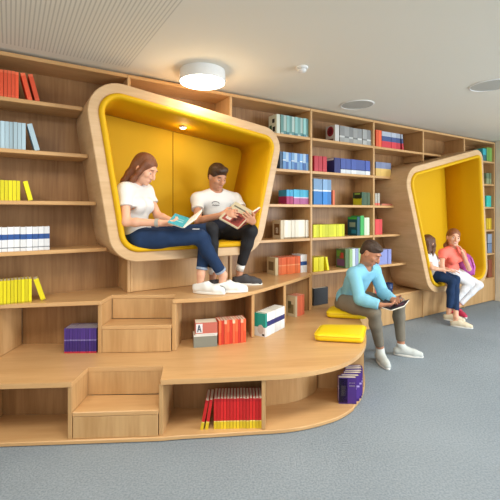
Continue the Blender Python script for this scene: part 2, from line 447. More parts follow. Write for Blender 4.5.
def wrow(z, x0, x1, n, h, w, bands, label, group, d=.03, **kw):
    s0, s1 = sx(x0, d), sx(x1, d); t = (s1-s0)/n-.0022
    row(W(s0, d, z+.0006), ANG, n, t, h, w, bands, label, group, **kw)
def lean_books(z, x0, n, t, h, w, bands, label, deg, d=.03, group=None):
    """books tipped to the left, their feet to the right"""
    a = math.radians(-deg)
    for k in range(n):
        s = sx(x0, d)+k*(t/math.cos(a)+.002)
        book(W(s, d, z+.0008), ANG, t, h, w, bands, label, group, lean=a)
def lean_at(pos, rz, t, h, w, bands, label, deg, group=None):
    return book(pos, rz, t, h, w, bands, label, group, lean=math.radians(-deg))
OR = ((0,.12,(232,96,60)),(.12,.9,(226,84,48)),(.9,1,(238,110,72)))
Zs = SHZ
# bay left of the large pod
wrow(Zs[0], -8, 19, 7, .205, .15, OR, 'orange paperback upright in the row on the top left shelf', 'orange paperbacks on the top left shelf')
t_ = .030
for k, lb in enumerate(['orange paperback, the left of the two tipped over on the top left shelf', 'orange paperback, the right of the two tipped over on the top left shelf']):
    book(W(sx(28,.03)+k*.05, .03, Zs[0]+.001), ANG, t_, .205, .15, OR, lb, 'tipped orange paperbacks', lean=math.radians(-14))
PB = ((0,1,(178,204,216)),)
wrow(Zs[1], -8, 26, 8, .205, .15, PB, 'pale blue book upright in the row on the second left shelf', 'pale blue books on the second left shelf')
book(W(sx(35,.03), .03, Zs[1]+.001), ANG, .034, .205, .15, PB, 'pale blue book tipped against the pale blue row', lean=math.radians(-15))
YB = ((0,1,(226,214,20)),)
wrow(Zs[2], -8, 20.5, 7, .15, .14, YB, 'bright yellow book upright on the third left shelf', 'yellow books on the third left shelf')
book(W(sx(28.5,.03), .03, Zs[2]+.001), ANG, .03, .148, .14, YB, 'yellow book tipped over on the third left shelf', lean=math.radians(-14))
WB = ((0,.13,(232,234,236)),(.13,.17,(120,124,130)),(.17,.48,(232,234,236)),(.48,.70,(44,84,150)),(.70,1,(232,234,236)))
wrow(Zs[3], -5, 50, 9, .183, .15, WB, 'white book with blue spine band in the row left of the large pod', 'white books with blue bands on the fourth left shelf')
YD = ((0,.06,(196,180,20)),(.06,1,(222,208,16)))
q = W(sx(-8,.06), .05, T2)
wrow(T2, -8, 32, 11, .178, .14, YD, 'yellow book upright on the upper tier at the left', 'yellow books at the left of the upper tier', d=.06)
book(W(sx(41,.06), .06, T2+.001), ANG, .034, .175, .14, YD, 'yellow book leaning at the end of the row on the upper tier', lean=math.radians(-17))
# bay right of the large pod
TE = [((0,.1,(180,194,186)),(.1,1,(108,152,146))), ((0,.2,(90,136,136)),(.2,1,(168,186,178))), ((0,.15,(80,130,140)),(.15,1,(140,188,184)))]
wrow(Zs[0], 281, 309, 10, .215, .15, None, 'teal and white book on the top shelf right of the large pod', 'teal and white books on the top shelf', seq=TE)
wrow(Zs[0], 277, 280.6, 1, .215, .15, ((0,1,(206,212,196)),), 'pale book with black figures on its cover beside the teal row', None, first=('pale book with black figures on its cover beside the teal row', None, ((.2,.5,.15,.4,(30,34,36)),(.25,.55,.6,.8,(30,34,36)),(.6,.9,.2,.5,(40,90,60)))))
BL = [((0,.5,(96,140,190)),(.5,.56,(220,226,230)),(.56,1,(120,164,206))), ((0,.45,(70,110,170)),(.45,1,(176,202,224))), ((0,.5,(120,160,200)),(.5,1,(88,132,190)))]
wrow(Zs[1], 283, 309, 9, .19, .15, None, 'blue patterned book on the second shelf right of the large pod', 'blue patterned books on the second shelf', seq=BL)
wrow(Zs[1], 280, 282.6, 1, .19, .15, solid((60,84,110)), 'dark blue book standing first in the blue patterned row', None, first=('dark blue book standing first in the blue patterned row', None, ((.2,.7,.5,.8,(210,190,160)),)))
CY = ((0,.42,(176,88,140)),(.42,.5,(206,196,220)),(.5,1,(64,172,204)))
wrow(Zs[2], 294, 309, 5, .165, .15, CY, 'cyan over magenta book on the third shelf right of the large pod', 'cyan and magenta books')
wrow(Zs[2], 287, 293.6, 2, .16, .15, ((0,.55,(160,40,90)),(.55,1,(50,150,190))), 'crimson and blue book at the left of the cyan and magenta row', 'crimson fronted books')
WW = ((0,.08,(150,130,100)),(.08,1,(226,218,200)))
wrow(Zs[3], 284.5, 309, 7, .205, .15, WW, 'off-white book on the fourth shelf right of the large pod', 'off-white books')
wrow(Zs[3], 281, 284.2, 1, .205, .15, solid((206,190,160)), 'tan illustrated book first in the off-white row', None, first=('tan illustrated book first in the off-white row', None, ((.15,.8,.2,.8,(120,84,50)),(.3,.6,.3,.6,(220,210,190)))))
OO = ((0,.5,(232,120,70)),(.5,.56,(240,160,110)),(.56,1,(226,104,58)))
wrow(T2, 279, 301, 8, .19, .16, OO, 'orange book in the block behind the dark shoe on the upper tier', 'orange books at the right of the upper tier', d=.06)
wrow(T2, 301.3, 309, 3, .205, .16, ((0,.4,(232,234,236)),(.4,.62,(44,84,150)),(.62,1,(232,234,236))), 'white book with blue band right of the orange block', 'white banded books beside the orange block', d=.06)
wrow(T2, 275.5, 278.6, 1, .19, .16, solid((196,178,140)), 'beige book with a pictured cover left of the orange block', None, d=.06, first=('beige book with a pictured cover left of the orange block', None, ((.2,.8,.25,.75,(120,100,70)),)))
# bay between the pods
GR = [((0,.3,(150,150,146)),(.3,.4,(196,196,192)),(.4,1,(132,132,130))), ((0,.3,(176,176,170)),(.3,.4,(120,120,118)),(.4,1,(160,160,156)))]
wrow(Zs[0], 340, 371.5, 7, .20, .16, None, 'grey book in the row on the top shelf between the pods', 'grey books on the top shelf', seq=GR)
wrow(Zs[0], 335.5, 339.6, 1, .205, .16, solid((214,210,204)), 'pale book with a dark red round emblem on its cover', None, first=('pale book with a dark red round emblem on its cover', None, ((.15,.85,.35,.95,(160,40,60),1),(.3,.7,.48,.82,(90,30,44),1),(.2,.8,.05,.2,(120,90,90)))))
RR = ((0,.2,(200,50,64)),(.2,1,(190,44,58)))
wrow(Zs[1], 315, 327, 3, .185, .15, RR, 'crimson book on the second shelf between the pods', 'crimson books')
NB = ((0,.28,(222,226,230)),(.28,.34,(60,70,120)),(.34,1,(72,92,164)))
wrow(Zs[1], 341.5, 370.5, 6, .185, .16, NB, 'blue book with a white foot on the second shelf between the pods', 'blue books with white feet')
wrow(Zs[1], 335, 341, 1, .185, .16, solid((44,50,110)), 'navy box-like book heading the white-footed blue row', None, first=('navy box-like book heading the white-footed blue row', None, ((.1,.9,.85,.97,(220,220,224)),)))
TB = ((0,.52,(44,124,196)),(.52,.58,(220,230,238)),(.58,1,(124,160,196)))
wrow(Zs[2], 313.8, 332, 4, .30, .18, TB, 'tall blue and grey-blue volume between the pods', 'tall blue volumes')
wrow(Zs[2], 333, 335.2, 1, .175, .15, solid((222,110,70)), 'thin orange book beside the tall blue volumes', None)
wrow(Zs[2], 362, 364.5, 1, .165, .15, solid((52,84,60)), 'dark green book with yellow lower cover', None, first=('dark green book with yellow lower cover', None, ((.03,.97,.02,.55,(206,206,40)),(.1,.8,.5,.8,(40,50,30)),(.2,.8,.82,.95,(150,190,80)))))
wrow(Zs[2], 365, 370.5, 2, .165, .15, solid((70,92,66)), 'dull green book right of the green and yellow cover', 'dull green books')
wrow(Zs[3], 313.8, 345, 11, .148, .15, ((0,1,(206,206,30)),), 'yellow-green book in the long row between the pods', 'yellow-green books')
wrow(Zs[3], 357.5, 360.3, 1, .235, .16, solid((20,84,100)), 'dark teal book with a bright green band', None, first=('dark teal book with a bright green band', None, ((.03,.97,.86,.98,(70,190,80)),(.2,.8,.45,.7,(150,170,150)),(.1,.6,.1,.3,(40,140,170)))))
wrow(Zs[3], 360.5, 364, 1, .25, .16, solid((60,160,80)), 'mid green book beside the dark teal book', None)
wrow(Zs[3], 364.5, 370, 2, .225, .16, solid((206,222,190)), 'pale green-white book at the right of the green ones', 'pale green-white books')
wrow(T2, 314, 324, 4, .165, .15, YB, 'yellow book on the shelf left of the boy in pale blue', 'yellow books left of the boy in pale blue')
book(W(sx(327.5,.03), .03, T2+.001), ANG, .03, .16, .15, YB, 'yellow book tipped against the yellow ones beside the boy in pale blue', lean=math.radians(-12))
wrow(T2, 346, 349.5, 1, .235, .16, solid((84,110,70)), 'green and purple picture book behind the boy in pale blue', None, first=('green and purple picture book behind the boy in pale blue', None, ((.1,.9,.1,.45,(120,80,120)),(.2,.6,.5,.8,(190,70,60)),(.5,.9,.6,.9,(110,160,60)))))
wrow(T2, 350, 362, 4, .235, .16, None, 'pale green or lilac book behind the boy\'s shoulder', 'pale books behind the boy\'s shoulder', seq=[solid((160,196,130)), solid((196,206,214)), solid((150,160,196))])
book(W(sx(314,.09), .09, T1+.002), ANG, .22, .20, .05, solid((36,38,42)), 'black slanted box file standing on the low platform beside the yellow cushions', lean=0, cat='box file', art=((.1,.9,.04,.96,(60,62,66)),))
# bay against the small pod
wrow(Zs[0], 376.5, 382, 2, .225, .16, solid((232,96,56)), 'orange book on the top shelf above the small pod\'s left side', 'orange books beside the red and blue stripes')
ST = ((0,.42,(206,60,70)),(.42,.72,(70,84,130)),(.72,1,(176,184,196)))
wrow(Zs[0], 382.5, 401, 4, .22, .16, ST, 'book striped red, navy and grey on the top shelf', 'red, navy and grey striped books')
book(W(sx(402.5,.03), .03, Zs[0]+.001), ANG, .03, .215, .15, ST, 'striped red and navy book leaning at the end of its row', lean=math.radians(-8))
YG = ((0,.55,(214,178,100)),(.55,1,(120,130,160)))
wrow(Zs[1], 376, 391, 3, .185, .15, YG, 'sand and slate blue book left of the small pod', 'sand and slate blue books')
wrow(Zs[2], 375.8, 380, 2, .16, .15, ((0,.2,(220,110,90)),(.2,1,(176,172,160))), 'grey book with a coral foot left of the small pod', 'grey books with coral feet')
o = book(W(sx(382,.03), .03, Zs[2]+.026), ANG, .022, .21, .15, solid((206,120,96)), 'coral book lying flat on the shelf beside the small pod', flat=True)
o.location = W(sx(382,.03), .03, Zs[2]+.024)
wrow(Zs[3], 375.8, 383, 2, .20, .15, solid((214,70,70)), 'red book on the fourth shelf left of the small pod', 'red books left of the small pod')
wrow(T2, 378.5, 391.5, 4, .195, .15, solid((140,150,206)), 'lilac blue book behind the boy\'s face', 'lilac blue books')
wrow(T1, 375.5, 380, 1, .16, .15, solid((200,90,80)), 'red book on the base shelf behind the boy\'s forearm', None, d=.05)
# right end bay
wrow(Zs[0], 483, 487, 2, .21, .15, ((0,.5,(60,110,120)),(.5,1,(60,170,180))), 'teal book on the top shelf of the far right bay', 'teal books at the far right')
wrow(Zs[0], 487.3, 493, 3, .24, .15, ((0,1,(130,180,90)),), 'green book on the top shelf of the far right bay', 'green books at the far right')
wrow(Zs[1], 486.5, 491.5, 3, .19, .15, ((0,.5,(150,160,120)),(.5,1,(110,130,100))), 'olive green book on the second shelf of the far right bay', 'olive books at the far right')
wrow(Zs[2], 486.5, 491.5, 3, .19, .15, solid((60,196,180)), 'turquoise book on the third shelf of the far right bay', 'turquoise books at the far right')
wrow(Zs[3], 487, 492, 3, .19, .15, solid((224,190,50)), 'golden yellow book on the fourth shelf of the far right bay', 'golden yellow books at the far right')
wrow(T2, 488, 492.5, 2, .32, .15, ((0,.48,(120,140,170)),(.48,.52,(60,70,90)),(.52,1,(150,164,184))), 'tall slate blue volume in the far right bay', 'slate blue volumes at the far right')
wrow(T1, 488.5, 493, 2, .30, .15, solid((150,84,60)), 'tall brick red volume low in the far right bay', 'brick red volumes at the far right')
# in the tiers
PU = ((0,.07,(190,50,70)),(.07,.5,(64,44,120)),(.5,.55,(130,120,180)),(.55,1,(78,54,136)))
row(Vector((-1.444,2.992,T1+.0006)), .03, 12, .0185, .195, .15, PU, 'purple book with a red foot in the row left of the upper step', 'purple books with red feet', jitter=.003)
RD = [((0,.5,(226,84,50)),(.5,1,(232,104,64))), ((0,1,(206,60,44)),), ((0,.85,(230,96,60)),(.85,1,(240,190,160)))]
p0 = Vector((-.455,3.135,T1+.0006))
row(p0+Vector((.198,.042,0)), .30, 10, .0215, .20, .13, None, 'orange-red book in the niche beneath the white trainers', 'orange-red books beneath the white trainers', seq=RD, jitter=.006)
bk = book(p0+Vector((0,-.02,0)), .20, .19, .098, .13, ((0,.9,(128,130,120)),(.9,1,(220,220,214))), 'short grey volume lying under the white and red one in the middle niche')
bk = book(p0+Vector((.012,-.015,.1)), .20, .18, .098, .13, ((0,.1,(226,226,220)),(.1,1,(196,110,96))), 'white and red volume on top of the short grey one in the middle niche', art=())
g = G().box(.006, .058, -.003, .0002, .018, .09); 
pc = link('printed_label', mesh('printed_label', g, cm((222,226,230))), bk)
g = G()
for (x0, z0), (x1, z1) in (((.018,.025),(.030,.082)),((.030,.082),(.046,.025)),((.022,.045),(.040,.045))):
    d = Vector((z1-z0, 0, -(x1-x0))).normalized()*.004
    a, b = Vector((x0,-.0045,z0)), Vector((x1,-.0045,z1)); e = Vector((0,.0014,0))
    g.quad_box([a-d,b-d,b-d+e,a-d+e,a+d,b+d,b+d+e,a+d+e])
link('printed_letter', mesh('printed_letter', g, cm((60,70,90))), pc)
NV = ((0,.42,(232,234,236)),(.42,.64,(44,50,110)),(.64,1,(232,234,236)))
dirn = math.atan2(3.66-3.34, .31-.13)
row(Vector((.135,3.375,T1+.0006)), math.atan2(.36,.24), 11, .030, .205, .115, NV, 'white book with a navy band in the niche right of the middle upright', 'white books with navy bands', jitter=.001,
    first=('white and teal covered book heading the navy-banded row', ((0,.4,(232,234,236)),(.4,1,(30,160,150))), ((.15,.7,.1,.5,(206,196,190),1),(.08,.3,.04,.12,(40,44,50)))))
row(Vector((.475,4.02,T1+.0006)), .85, 5, .032, .215, .12, ((0,1,(232,120,88)),), 'salmon book in the last niche of the upper tier', 'salmon books in the last niche', jitter=.002,
    first=('beige pictured book heading the salmon row', solid((206,192,160)), ((.2,.8,.15,.6,(130,116,80)),(.45,.8,.4,.75,(90,90,70)))))
RY = ((0,.24,(226,196,40)),(.24,.27,(240,220,120)),(.27,.9,(208,36,36)),(.9,1,(188,30,34)))
row(Vector((-.245,2.605,.0306)), .03, 15, .0198, .205, .17, RY, 'red book with a yellow foot in the low niche', 'red and yellow books in the low niche', jitter=.003)
lean_at(Vector((-.304,2.60,.032)), .03, .021, .202, .17, RY, 'tipped red and yellow book nearer the upright row in the low niche', -9)
lean_at(Vector((-.337,2.597,.032)), .03, .021, .202, .17, RY, 'red and yellow book tipped furthest left in the low niche', -11)
VI = ((0,.1,(70,40,120)),(.1,.55,(92,58,150)),(.55,.62,(190,170,220)),(.62,1,(84,50,140)))
for k, pth in enumerate([(.815,2.945),(.85,2.99),(.88,3.035),(.90,3.08),(.915,3.125),(.925,3.17)]):
    lb = 'violet book in the row round the curved end of the platform'; art = (); a = 1.52+.03*k
    if k == 0: lb = 'violet book with a dark photographed cover at the curved end'; art = ((.02,.98,.02,.98,(84,50,140)),(.50,.98,.04,.97,(36,34,40)),(.60,.86,.3,.7,(120,110,110)),(.08,.42,.66,.72,(200,180,220)),(.08,.42,.78,.82,(200,180,220)))
    book(Vector((pth[0], pth[1], .0306)), a, .041, .20-.004*(k % 2), .135, VI, lb, None if k == 0 else 'violet books at the curved end', art=art)
for k in range(3):
    book(Vector((.985+.012*k, 3.32+.045*k, .0306)), 1.36, .040, .27, .14, solid((50,86,130)), 'dark blue book in the outward niche behind the violet books', 'dark blue books in the outward niche')
# mug on the base shelf
o = link('cup', mesh('cup', G().lathe((0,0,0), [(.03,.001),(.036,.003),(.042,.11),(.040,.11),(.034,.01),(.001,.008)], 28), mat('navy_glaze', srgb(44,66,110), .3), smooth=True), None, W(sx(389,.12), .12, T1))
tag(o, 'navy blue cup on the base shelf behind the boy in pale blue', 'cup')
o.scale = (1.25,1.25,1.2)

# ------------------------------------------------------------------ cushions
def cushion(label, pts, z, h):
    c = sum((Vector(p) for p in pts), Vector((0,0)))/4
    rt = thing('seat_cushion', label, 'cushion', (c.x, c.y, z), 'yellow seat cushions')
    rings = []; g = G(); n = 0
    for off, zz in ((.03,.001),(.008,.010),(.0,.028),(.002,h-.022),(.012,h-.008),(.035,h)):
        ol = outline(pts, [.045]*4, off, 5); n = len(ol); g.v += [Vector((p[0],p[1],z+zz)) for p in ol]
    for i in range(5):
        for k in range(n): j = (k+1)%n; g.f.append([i*n+k, i*n+j, (i+1)*n+j, (i+1)*n+k]); g.m.append(0)
    g.f += [list(range(n))[::-1], list(range(5*n, 6*n))]; g.m += [0,0]
    part('cover', g, YCUSH, rt, smooth=True)
    ol = outline(pts, [.045]*4, .0, 5); part('piping', G().tube([(p[0],p[1],z+h-.018) for p in ol]+[(ol[0][0],ol[0][1],z+h-.018)], .004, 6), YCUSH, rt, smooth=True)
def gp(x, y, z):
    Y = (1.5-z)*F/(y-212); return ((x-250)/F*Y, Y)
HC = .07
cushion('yellow square seat cushion lying free at the front of the low platform', [gp(313,339.5,T1+.02),gp(363.5,342.2,T1+.02),gp(366.8,323.8,T1+HC),gp(321,323.4,T1+HC)], T1+.001, HC)
cushion('yellow square seat cushion under the boy in pale blue', [gp(325.5,316.5,T1+.02),gp(367,318.5,T1+.02),gp(366,305,T1+HC),gp(331,305,T1+HC)], T1+.001, HC)

# ------------------------------------------------------------------ ceiling things
c = Vector((-.402,3.262,CEIL))
rt = thing('ceiling_lamp', 'round white surface lamp glowing on the ceiling over the large pod', 'lamp', c)
part('housing', G().lathe(c, [(.19,-.001),(.193,-.03),(.193,-.092),(.188,-.096),(.001,-.09)][::1], 48), WHITE, rt, smooth=False)
part('diffuser', G().lathe(c, [(.001,-.097),(.186,-.097),(.186,-.103),(.175,-.108),(.001,-.110)], 48), LENS, rt, smooth=False)
for (x, y, lb) in ((1.190,4.283,'round flush grille in the ceiling above the bay between the pods'), (2.27,3.626,'round flush grille in the ceiling at the right edge')):
    c = Vector((x,y,CEIL)); rt = thing('ceiling_speaker', lb, 'speaker', c, 'round ceiling speakers')
    part('rim', G().lathe(c, [(.185,-.0005),(.185,-.006),(.172,-.009),(.17,-.004),(.17,-.0005)], 44), WHITE, rt)
    part('grille', G().lathe(c, [(.001,-.001),(.169,-.001),(.169,-.005),(.001,-.006)], 44), GRILLE, rt)
c = Vector((.429,3.176,CEIL)); rt = thing('smoke_detector', 'small white smoke detector on the ceiling right of the round lamp', 'smoke detector', c)
part('base', G().lathe(c, [(.05,-.0005),(.05,-.012),(.045,-.016),(.001,-.016)], 32), WHITE, rt, smooth=False)
part('sensor_head', G().lathe(c, [(.034,-.016),(.036,-.032),(.028,-.042),(.001,-.044)], 32), WHITE, rt, smooth=True)
# ------------------------------------------------------------------ people: bodies grown as one smooth skin from tapered limbs
def nrm(v): return Vector(v).normalized()
class Field:
    """smoothly blended union of tapered limbs and ellipsoids, then one closed surface"""
    def __init__(s): s.p = []
    def cone(s, a, b, r1, r2, k=.02): s.p.append(('c', Vector(a), Vector(b), r1, r2, k)); return s
    def chain(s, pts, rs, k=.015):
        for i in range(len(pts)-1): s.cone(pts[i], pts[i+1], rs[i], rs[i+1], k)
        return s
    def ell(s, c, ax, r, k=.02): s.p.append(('e', Vector(c), [Vector(a) for a in ax], r, 0, k)); return s
    def sub(s, c, ax, r, k=.01): s.p.append(('s', Vector(c), [Vector(a) for a in ax], r, 0, k)); return s
    def cut(s, c, n, R): s.p.append(('x', Vector(c), Vector(n).normalized(), R, 0, 0)); return s
    def surface(s, h):
        lo = np.full(3, 1e9); hi = -lo; bb = []
        for t, a, b, r1, r2, k in s.p:
            if t == 'c': m = max(r1, r2); l = np.minimum(a, b)-m; u = np.maximum(a, b)+m
            elif t in 'es': m = max(r1); l = np.array(a)-m; u = np.array(a)+m
            else: l = np.array(a)-r1; u = np.array(a)+r1
            bb.append((l-k-2*h, u+k+2*h))
            if t in 'ce': lo = np.minimum(lo, l); hi = np.maximum(hi, u)
        lo = lo-4*h; n = np.ceil((hi+4*h-lo)/h).astype(int)+1
        D = np.full(tuple(n), .08, np.float32)
        for (t, a, b, r1, r2, k), (l, u) in zip(s.p, bb):
            i0 = np.clip(np.floor((l-lo)/h).astype(int), 0, n-1); i1 = np.clip(np.ceil((u-lo)/h).astype(int)+1, 1, n)
            if (i1 <= i0).any(): continue
            sl = tuple(slice(p, q) for p, q in zip(i0, i1))
            X, Y, Z = np.meshgrid(*[(lo[i]+h*np.arange(i0[i], i1[i])).astype(np.float32) for i in range(3)], indexing='ij')
            X = X-a[0]; Y = Y-a[1]; Z = Z-a[2]
            if t == 'c':
                d = b-a; L = max(d.length_squared, 1e-9); q = np.clip((X*d[0]+Y*d[1]+Z*d[2])/L, 0, 1)
                v = np.sqrt((X-q*d[0])**2+(Y-q*d[1])**2+(Z-q*d[2])**2)-(r1+(r2-r1)*q)
            elif t in 'es':
                P = [X*e[0]+Y*e[1]+Z*e[2] for e in b]
                k0 = np.sqrt(sum((P[i]/r1[i])**2 for i in range(3))); k1 = np.sqrt(sum((P[i]/r1[i]**2)**2 for i in range(3)))+1e-6
                v = k0*(k0-1)/k1
            else:
                near = X*X+Y*Y+Z*Z < r1*r1; pl = X*b[0]+Y*b[1]+Z*b[2]
                D[sl] = np.where(near, np.maximum(D[sl], pl), D[sl]); continue
            if t == 's':
                w = -v; hh = np.maximum(k-np.abs(D[sl]-w), 0)/k; D[sl] = np.maximum(D[sl], w)+hh*hh*k/4
            else:
                hh = np.maximum(k-np.abs(D[sl]-v), 0)/k; D[sl] = np.minimum(D[sl], v)-hh*hh*k/4
        # surface nets
        ins = D < 0
        c = np.zeros(tuple(n-1), np.int8)
        for dx in (0,1):
            for dy in (0,1):
                for dz in (0,1): c += ins[dx:n[0]-1+dx, dy:n[1]-1+dy, dz:n[2]-1+dz]
        act = np.argwhere((c > 0) & (c < 8)); idx = np.full(tuple(n-1), -1, np.int32); idx[tuple(act.T)] = np.arange(len(act))
        acc = np.zeros((len(act), 3)); cnt = np.zeros(len(act))
        cor = [(i,j,k) for i in (0,1) for j in (0,1) for k in (0,1)]
        val = {q: D[act[:,0]+q[0], act[:,1]+q[1], act[:,2]+q[2]] for q in cor}
        for p in cor:
            for ax in range(3):
                if p[ax] == 0:
                    q = list(p); q[ax] = 1; q = tuple(q); a, b = val[p], val[q]; m = (a < 0) != (b < 0)
                    t = np.where(m, a/np.where(m, a-b, 1), 0); pt = np.tile(np.array(p, float), (len(act), 1)); pt[:,ax] += t
                    acc[m] += pt[m]; cnt[m] += 1
        V = (act+acc/cnt[:,None])*h+lo
        Q = []
        for ax in range(3):
            a = [slice(1, n[i]-1) for i in range(3)]; b = list(a); a[ax] = slice(0, n[ax]-1); b[ax] = slice(1, n[ax])
            A, B = ins[tuple(a)], ins[tuple(b)]; e = np.argwhere(A != B)
            off = np.array([1,1,1]); off[ax] = 0; g = e+off; fl = A[tuple(e.T)]
            u, v = [(1,2),(2,0),(0,1)][ax]
            def ix(du, dv):
                w = g.copy(); w[:,u] -= du; w[:,v] -= dv; return idx[tuple(w.T)]
            q = np.stack([ix(0,0), ix(1,0), ix(1,1), ix(0,1)], 1); q[~fl] = q[~fl][:, ::-1]; Q.append(q)
        Q = np.concatenate(Q); Q = Q[(Q >= 0).all(1)]
        return V, Q
def skin(name, field, h, m, parent=None, loc=None, smooth=1):
    V, Q = field.surface(h)
    for _ in range(smooth):          # one light relax
        A = np.zeros_like(V); n = np.zeros(len(V))
        for i in range(4):
            for j in (1, 3): np.add.at(A, Q[:,i], V[Q[:,(i+j)%4]]); np.add.at(n, Q[:,i], 1)
        V = V*.5+A/np.maximum(n, 1)[:,None]*.5
    O = np.array(loc if loc is not None else worldloc(parent)); V = V-O
    me = bpy.data.meshes.new(name); me.vertices.add(len(V)); me.vertices.foreach_set('co', V.astype(np.float32).ravel())
    me.loops.add(len(Q)*4); me.loops.foreach_set('vertex_index', Q.astype(np.int32).ravel())
    me.polygons.add(len(Q)); me.polygons.foreach_set('loop_start', np.arange(len(Q), dtype=np.int32)*4)
    me.update(calc_edges=True); me.validate()
    me.polygons.foreach_set('use_smooth', [True]*len(me.polygons)); me.materials.append(m)
    return link(name, me, parent, loc)

SKIN1 = mat('skin_fair', srgb(226,172,142), .5, .05, 200, .35, .04, 20, sub=.08)
SKIN2 = mat('skin_tan', srgb(196,142,112), .5, .05, 200, .35, .04, 20, sub=.08)
SKIN3 = mat('skin_brown', srgb(184,128,98), .5, .05, 200, .35, .04, 20, sub=.06)
LIP = mat('lips', srgb(186,98,92), .45); EYEW = mat('eye_white', srgb(236,232,228), .2); IRIS = mat('iris', srgb(50,34,24), .15)
def hairmat(n, a):
    m = mat(n, a, .45, .7, 55, .5, .35, 40); nt = m.node_tree; mp = nt.nodes.new('ShaderNodeMapping'); mp.inputs['Scale'].default_value = (3,3,.22)
    tc = [x for x in nt.nodes if x.type == 'TEX_COORD'][0]; nt.links.new(tc.outputs['Object'], mp.inputs['Vector'])
    for x in nt.nodes:
        if x.type == 'TEX_NOISE': nt.links.new(mp.outputs['Vector'], x.inputs['Vector'])
    return m
HBROWN = hairmat('hair_brown', srgb(96,58,34)); HDARK = hairmat('hair_dark_brown', srgb(62,42,28)); HCHEST = hairmat('hair_chestnut', srgb(120,70,42)); HAUB = hairmat('hair_auburn', srgb(140,84,50))
TEE = mat('white_cotton', srgb(222,221,218), .85, .3, 30); JEAN = mat('blue_denim', srgb(34,54,86), .85, .3, 160, .2, .25, 14)
BLK = mat('black_cotton', srgb(30,30,34), .8, .3, 60); GREYJ = mat('grey_denim', srgb(58,62,72), .85, .3, 150, .2, .15, 14)
SWEAT = mat('pale_blue_knit', srgb(134,196,220), .9, .4, 230, .2, .05, 20); TAUPE = mat('taupe_cotton', srgb(126,118,104), .85, .35, 60, .2, .08, 12)
PINK = mat('coral_pink_cotton', srgb(250,124,106), .85, .3, 50); WPANT = mat('white_trouser_cotton', srgb(224,224,226), .85, .3, 50)
SHW = mat('white_canvas', srgb(230,230,226), .7, .2, 80); SHD = mat('dark_grey_suede', srgb(72,70,72), .85, .2, 90); SHC = mat('cream_trainer', srgb(222,208,180), .7, .2, 70)
SHP = mat('raspberry_trainer', srgb(200,60,90), .7); RUB = mat('white_rubber', srgb(236,234,228), .5); SHG = mat('pale_grey_knit_shoe', srgb(200,204,200), .8, .3, 90)

def hand(Fd, Wr, d, n, th, curl=.5, s=1.0, k=.006, spread=1):
    d, n = nrm(d), nrm(n); n = nrm(n-d*n.dot(d)); th = nrm(Vector(th)-d*Vector(th).dot(d)-n*Vector(th).dot(n))
    pal = .092*s
    for o in (.030,.011,-.010,-.029): Fd.cone(Wr+th*o*.55*s, Wr+d*pal+th*o*s, .016*s, .0125*s, .014)
    for o, L in zip((.034,.0125,-.0105,-.032), (.076,.085,.078,.060)):
        p = Wr+d*pal+th*o*s; a = .15+curl*.25; r = .0098*s
        for j, f in enumerate((.45,.30,.25)):
            dd = d*math.cos(a)+n*math.sin(a)+th*(o*1.6*spread); q = p+dd*L*f*s; Fd.cone(p, q, r, r*.9, k); p, r = q, r*.9; a += curl*.85
    p = Wr+d*.025*s+th*.026*s; dd = nrm(th*.75+d*.62+n*.25); q = p+dd*.045*s; Fd.cone(p, q, .0155*s, .0115*s, .012)
    dd = nrm(th*.25+d*.85+n*.45); Fd.cone(q, q+dd*.036*s, .0112*s, .009*s, k)

